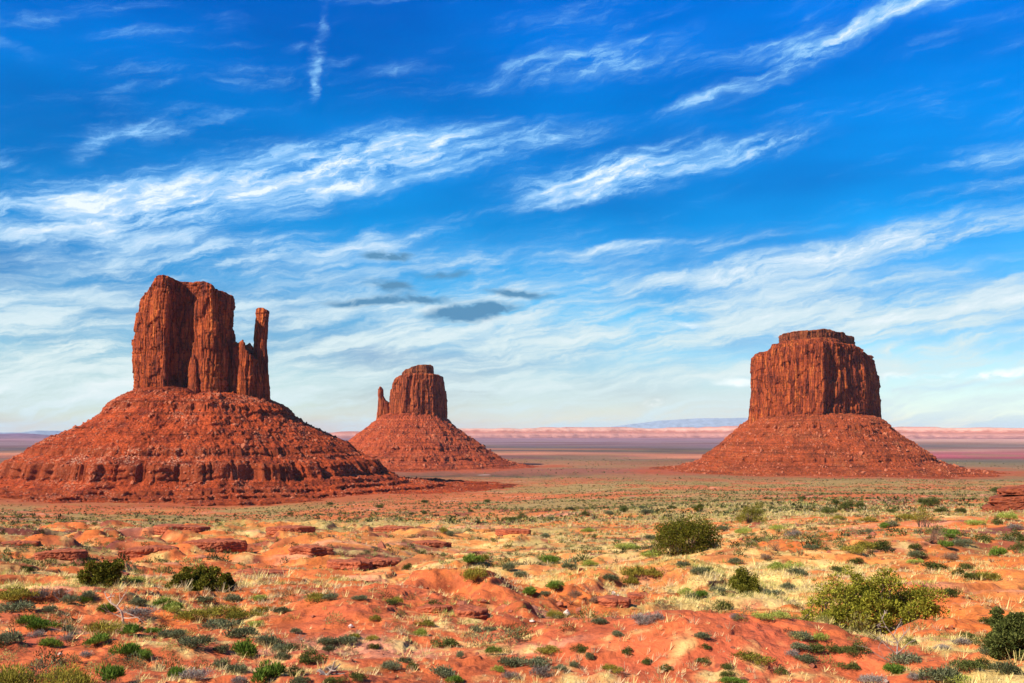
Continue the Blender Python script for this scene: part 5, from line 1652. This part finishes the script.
# red layered outcrop at the right edge
def outcrop():
    p = at(1021, 511)
    s = math.hypot(p[0], p[1]) / F_PX
    root = empty('rock_outcrop', (p[0], p[1], p[2]))
    tag(root, 'dark red layered rock outcrop jutting in from the right edge', 'outcrop')
    L = lambda a_, b_: (a_ * s, b_ * s)
    low = [L(-30, 0), L(-20, -6), L(0, -9), L(22, -9), L(50, -6), L(60, 16), L(30, 30), L(-8, 26), L(-26, 14)]
    mid = [L(-24, 0), L(-10, -7), L(8, -10), L(30, -9), L(52, -4), L(56, 14), L(28, 26), L(-6, 22), L(-20, 12)]
    up = [L(-16, 2), L(-4, -5), L(10, -11), L(32, -8), L(50, -2), L(52, 14), L(26, 22), L(0, 20), L(-12, 12)]
    kw = dict(step=0.14, rim=0.25)
    small_cliff('lower_ledge', low, -6 * s, [(-40 * s, 2 * s), (-20 * s, 5 * s), (0, 8 * s), (60 * s, 9 * s)], root, 71)
    small_cliff('middle_ledge', mid, 5 * s, [(-30 * s, 11 * s), (-10 * s, 13 * s), (10 * s, 15 * s), (60 * s, 15 * s)], root, 72)
    small_cliff('upper_ledge', up, 14 * s, [(-20 * s, 18 * s), (-6 * s, 20 * s), (6 * s, 20 * s), (20 * s, 23 * s), (60 * s, 24 * s)], root, 73)


def small_cliff(name, plan, zbot, top, parent, seed, k=1.0, mat='outcrop'):
    P, U, per = closed_spline(plan, 220)
    cen = P.mean(0)
    T = np.interp(P[:, 0], *np.array(top).T)
    t = np.linspace(0, 1, 26)
    Tg, Ug = np.meshgrid(t, U, indexing='ij')
    Z = zbot + (T[None, :] - zbot) * Tg
    d = P - cen
    nrm = d / np.linalg.norm(d, axis=1)[:, None]
    off = 0.45 * np.sqrt(np.abs(noise2(Ug / 2.6 / k, Z / 6.0 / k, seed)) + 1e-3) + 0.22 * fbm(Ug / 0.9 / k, Z / 0.5 / k, 3, seed + 1) - 0.22 * (1 - np.sqrt(np.maximum(1 - np.clip((Tg - 0.86) / 0.14, 0, 1) ** 2, 0))) - 0.55 * sstep(0.42, 0.30, Tg) * (noise2(Ug / 3.0 / k, Z * 0, seed + 8) > -0.1) + 0.25 * noise2(Z / 0.55 / k, Z * 0, seed + 2)
    off = off * k
    V = [np.stack([P[None, :, 0] + nrm[None, :, 0] * off, P[None, :, 1] + nrm[None, :, 1] * off, Z + 0.15 * k * fbm(Ug / 1.5 / k, Z / k, 2, seed + 3)], -1)]
    last = V[0][-1]
    c0 = last.mean(0)
    for s_ in np.linspace(1, 0.03, 12)[1:]:
        q = c0 + (last - c0) * s_
        q[:, 2] += 0.25 * k * fbm(q[:, 0] / 1.6 / k, q[:, 1] / 1.6 / k, 3, seed + 4) * (1 - s_)
        V.append(q[None])
    V = np.concatenate(V, 0)
    return mesh_np(name, V.reshape(-1, 3), grid_faces(V.shape[0], 220, wrap=True), M[mat], parent, smooth=False)


outcrop()


def shelf(px, py, w, h, label, seed):
    """A low broken shelf of bedded rock breaking out of the soil."""
    p = at(px, py)
    s_ = math.hypot(p[0], p[1]) / F_PX
    rng = np.random.default_rng(seed)
    W_, H_ = w * s_ * 0.68, h * s_
    n = 13
    th = np.linspace(0, 2 * math.pi, n, endpoint=False)
    rad = rng.uniform(0.7, 1.1, n)
    plan = [(W_ * math.cos(t) * r_, max(W_ * 0.55, H_ * 2.0) * math.sin(t) * r_) for t, r_ in zip(th, rad)]
    top = [(-W_ * 1.2, H_ * rng.uniform(0.45, 0.8)), (-W_ * 0.4, H_ * rng.uniform(0.8, 1.05)), (W_ * 0.3, H_ * rng.uniform(0.7, 1.0)), (W_ * 1.2, H_ * rng.uniform(0.3, 0.7))]
    o = small_cliff('rock_shelf', plan, -1.2 * H_, top, None, seed, k=min(1.0, H_ / 1.6), mat='shelf')
    o.location = p
    o.rotation_euler = (0, 0, -math.atan2(p[0], p[1]) + rng.uniform(-0.2, 0.2))
    return tag(o, label, 'rock shelf', 'rock shelves breaking out of the soil')


for n_, (px, py, w, h, lab) in enumerate([
        (215, 547, 44, 7, 'dark red rock shelf far up the left slope, longest of its row'), (150, 553, 40, 6, 'dark rock shelf left of the longest shelf on the left slope'), (292, 531, 34, 5, 'thin dark rock shelf high on the left plain'),
        (310, 552, 30, 6, 'broken rock shelf right of the longest shelf on the left slope'), (62, 556, 32, 6, 'low rock shelf above the rounded juniper on the left slope'), (20, 546, 30, 5, 'low dark rock shelf at the left edge of the slope'),
        (354, 569, 34, 10, 'orange rock bank with dark hollows left of centre'), (384, 566, 26, 7, 'short rock step right of the orange rock bank'), (262, 575, 40, 5, 'flat rock shelf beyond the narrow juniper of the pair'),
        (435, 611, 24, 6, 'broken red shelf at the top of the centre gully'), (470, 616, 26, 9, 'steep broken red bank over the centre gully'), (612, 603, 26, 7, 'orange rock step on the right bank of the gully'),
        (640, 598, 22, 5, 'small rock step near the grey brush right of the gully'), (430, 545, 30, 4, 'thin orange rock shelf at mid distance in the centre'), (515, 533, 30, 4, 'thin rock shelf on the plain right of centre'),
        (110, 578, 26, 5, 'small rock shelf just behind the rounded juniper'), (180, 529, 40, 4, 'distant thin rock shelf under the left butte'), (395, 530, 30, 4, 'distant thin rock shelf between the left and middle buttes')]):
    shelf(px, py, w, h, lab, 150 + n_)


# ------------------------------------------------------------------ what nobody could count: grass, far scrub, pebbles
def random_ground(n, r0, r1, half, rng, power=1.0):
    """Ground points between two distances; density thins with distance as power grows."""
    u = rng.uniform(0, 1, n)
    r = np.exp(math.log(r0) + u * (math.log(r1) - math.log(r0))) if power == 1.0 else (r0 ** (2 - power) + u * (r1 ** (2 - power) - r0 ** (2 - power))) ** (1 / (2 - power))
    az = rng.uniform(-half, half, n)
    x, y = r * np.sin(az), r * np.cos(az)
    return x, y, r


def tufts():
    rng = np.random.default_rng(1001)
    V, Cc, n0, Fs = [], [], 0, []
    for n, r0, r1, blades, hgt, wid in ((44000, 11, 60, 13, (0.05, 0.15), 0.0045), (70000, 45, 420, 8, (0.12, 0.30), 0.026)):
        x, y, r = random_ground(int(n * (1.7 if r0 < 40 else 1.3)), r0, r1, math.radians(56 if r0 < 40 else 43), rng, 1.35)
        n = len(x)
        cov = layout(x, y, 0)
        patch = fbm(x / 3.2, y / 3.2, 4, 58) * 0.6 + 0.3 * fbm(x / 0.8, y / 0.8, 2, 80)
        keep = rng.uniform(0, 1, n) < np.clip((cov - 0.08) * 1.1 + patch * 1.1, 0.012, 1)
        x, y, r = x[keep], y[keep], r[keep]
        z = ground_h(x, y)
        m = len(x)
        sz = rng.lognormal(0, 0.3, m)
        if r0 < 40:
            sz *= np.clip(r / 26, 0.7, 1.8)
        if r0 > 40:
            sz *= np.clip(r / 130, 0.7, 2.2)
        hh = rng.uniform(*hgt, m) * sz
        b = np.repeat(np.arange(m), blades)
        k = len(b)
        th = rng.uniform(0, 6.283, k)
        ti = rng.uniform(0.15, 1.3, k)
        d = np.stack([np.cos(th) * ti, np.sin(th) * ti, np.ones(k)], -1)
        d /= np.linalg.norm(d, axis=1)[:, None]
        rr = hh[b] * 0.35 * rng.uniform(0, 1, k)
        p = np.stack([x[b] + np.cos(th) * rr, y[b] + np.sin(th) * rr, z[b] - 0.01], -1)
        L = (hh[b] * rng.uniform(0.6, 1.1, k))[:, None]
        s_ = np.stack([-np.sin(th + 0.6), np.cos(th + 0.6), np.zeros(k)], -1) * (wid * sz[b] * rng.uniform(0.7, 1.4, k))[:, None]
        q = np.stack([p - s_ * 0.8, p + s_ * 0.8, p + d * L + s_ * 0.25, p + d * L - s_ * 0.25], 1)
        t = np.clip(0.45 + 0.75 * fbm(x / 6, y / 6, 3, 83) + rng.normal(0, 0.22, m), 0, 1)
        straw, olive, grey = np.array([0.80, 0.64, 0.25]), np.array([0.40, 0.40, 0.09]), np.array([0.60, 0.47, 0.30])
        if r0 > 40:
            straw, olive, grey = straw * 0.78, olive * 0.85, grey * 0.8
        c = straw + (olive - straw) * sstep(0.55, 1.0, t)[:, None]
        c = c + (grey - c) * sstep(0.35, 0.0, t)[:, None] * 0.7
        V.append(q.reshape(-1, 3))
        Cc.append(np.repeat(c[b], 4, 0))
        Fs.append(np.arange(4 * k).reshape(k, 4) + n0)
        n0 += 4 * k
    o = mesh_np('dry_grass', np.concatenate(V), np.concatenate(Fs), M['tuft'], smooth=False, col=np.concatenate(Cc))
    tag(o, 'straw coloured dry grass tufts over the slopes', 'grass', kind='stuff')


def far_scrub():
    """Low brush beyond the near slopes, down to the plain: small clumps of leaf faces."""
    rng = np.random.default_rng(1002)
    V, Cc, Fs, n0 = [], [], [], 0
    for n, r0, r1, lv, size, lf, pw in ((5200, 15, 80, 240, (0.10, 0.32), 0.07, 1.5), (14000, 70, 330, 60, (0.25, 0.8), 0.17, 1.5), (46000, 280, 1500, 16, (0.5, 1.3), 0.42, 1.5), (3500, 1400, 2600, 8, (1.0, 2.2), 0.7, 1.2)):
        x, y, r = random_ground(int(n * (1.7 if r0 < 40 else 1.25)), r0, r1, math.radians(56 if r0 < 40 else 41), rng, pw)
        n = len(x)
        cov = layout(x, y, 0)
        patch = fbm(x / (r0 * 0.22), y / (r0 * 0.22), 3, 91)
        keep = rng.uniform(0, 1, n) < np.clip(cov * 0.95 + patch * 0.75 - 0.05, 0.03, 1)
        # keep clear of the buttes
        for bx, by, br in ((-380, 1170, 330), (-195, 2000, 300), (560, 1770, 330)):
            keep &= np.hypot(x - bx, y - by) > br
        x, y = x[keep], y[keep]
        z = ground_h(x, y)
        m = len(x)
        w = rng.uniform(*size, m) * rng.lognormal(0, 0.25, m)
        b = np.repeat(np.arange(m), lv)
        k = len(b)
        d = rng.normal(size=(k, 3))
        d[:, 2] = np.abs(d[:, 2])
        d /= np.linalg.norm(d, axis=1)[:, None]
        rad = rng.uniform(0.2, 1, k) ** 0.5
        p = np.stack([x[b], y[b], z[b]], -1) + d * (rad * w[b])[:, None] * np.array([0.55, 0.55, 0.62])
        s1 = rng.normal(size=(k, 3))
        s1 /= np.linalg.norm(s1, axis=1)[:, None]
        s2 = np.cross(s1, rng.normal(size=(k, 3)))
        s2 /= np.linalg.norm(s2, axis=1)[:, None]
        s1 = s1 * 0.6 + d * 0.7 + np.array([0, 0, 0.5])
        s1 /= np.linalg.norm(s1, axis=1)[:, None]
        s2 = np.cross(s1, rng.normal(size=(k, 3)))
        s2 /= np.linalg.norm(s2, axis=1)[:, None]
        e1, e2 = s1 * (w[b] * lf * 0.8)[:, None], s2 * (w[b] * lf * 0.2)[:, None]
        q = np.stack([p - e1, p + e2, p + e1, p - e2], 1)
        pal = np.array([[0.030, 0.036, 0.012], [0.09, 0.10, 0.03], [0.16, 0.16, 0.07], [0.20, 0.17, 0.045], [0.26, 0.26, 0.08], [0.18, 0.12, 0.07]])
        c = pal[rng.choice(6, m, p=[0.26, 0.24, 0.18, 0.16, 0.10, 0.06])] * rng.uniform(0.8, 1.25, m)[:, None]
        V.append(q.reshape(-1, 3))
        Cc.append(np.repeat(c[b], 4, 0))
        Fs.append(np.arange(4 * k).reshape(k, 4) + n0)
        n0 += 4 * k
    o = mesh_np('scrub', np.concatenate(V), np.concatenate(Fs), M['scrub'], smooth=False, col=np.concatenate(Cc))
    tag(o, 'low green and grey desert scrub dotted over the plain', 'scrub', kind='stuff')


def pebbles():
    rng = np.random.default_rng(1003)
    protos = [rock_proto(300 + k, 1) for k in range(4)]
    x, y, r = random_ground(15000, 11, 110, math.radians(56), rng, 1.4)
    keep = rng.uniform(0, 1, len(x)) < np.clip(0.45 + 0.9 * fbm(x / 4, y / 4, 3, 95), 0.04, 1)
    x, y, r = x[keep], y[keep], r[keep]
    z = ground_h(x, y)
    V, Fs, n0 = [], [], 0
    for i in range(len(x)):
        v, f = protos[i % 4]
        s_ = 0.022 * rng.lognormal(0, 0.7) * max(1.0, r[i] / 28)
        V.append(v * np.array([s_, s_ * rng.uniform(0.6, 1.2), s_ * rng.uniform(0.4, 0.8)]) + np.array([x[i], y[i], z[i]]))
        Fs.append(f + n0)
        n0 += len(v)
    o = mesh_np('gravel', np.concatenate(V), np.concatenate(Fs), M['rock_red'], smooth=False)
    tag(o, 'small red stones scattered over the near soil', 'gravel', kind='stuff')


tufts()
far_scrub()
pebbles()
for o in list(UNUSED):
    bpy.data.objects.remove(o)
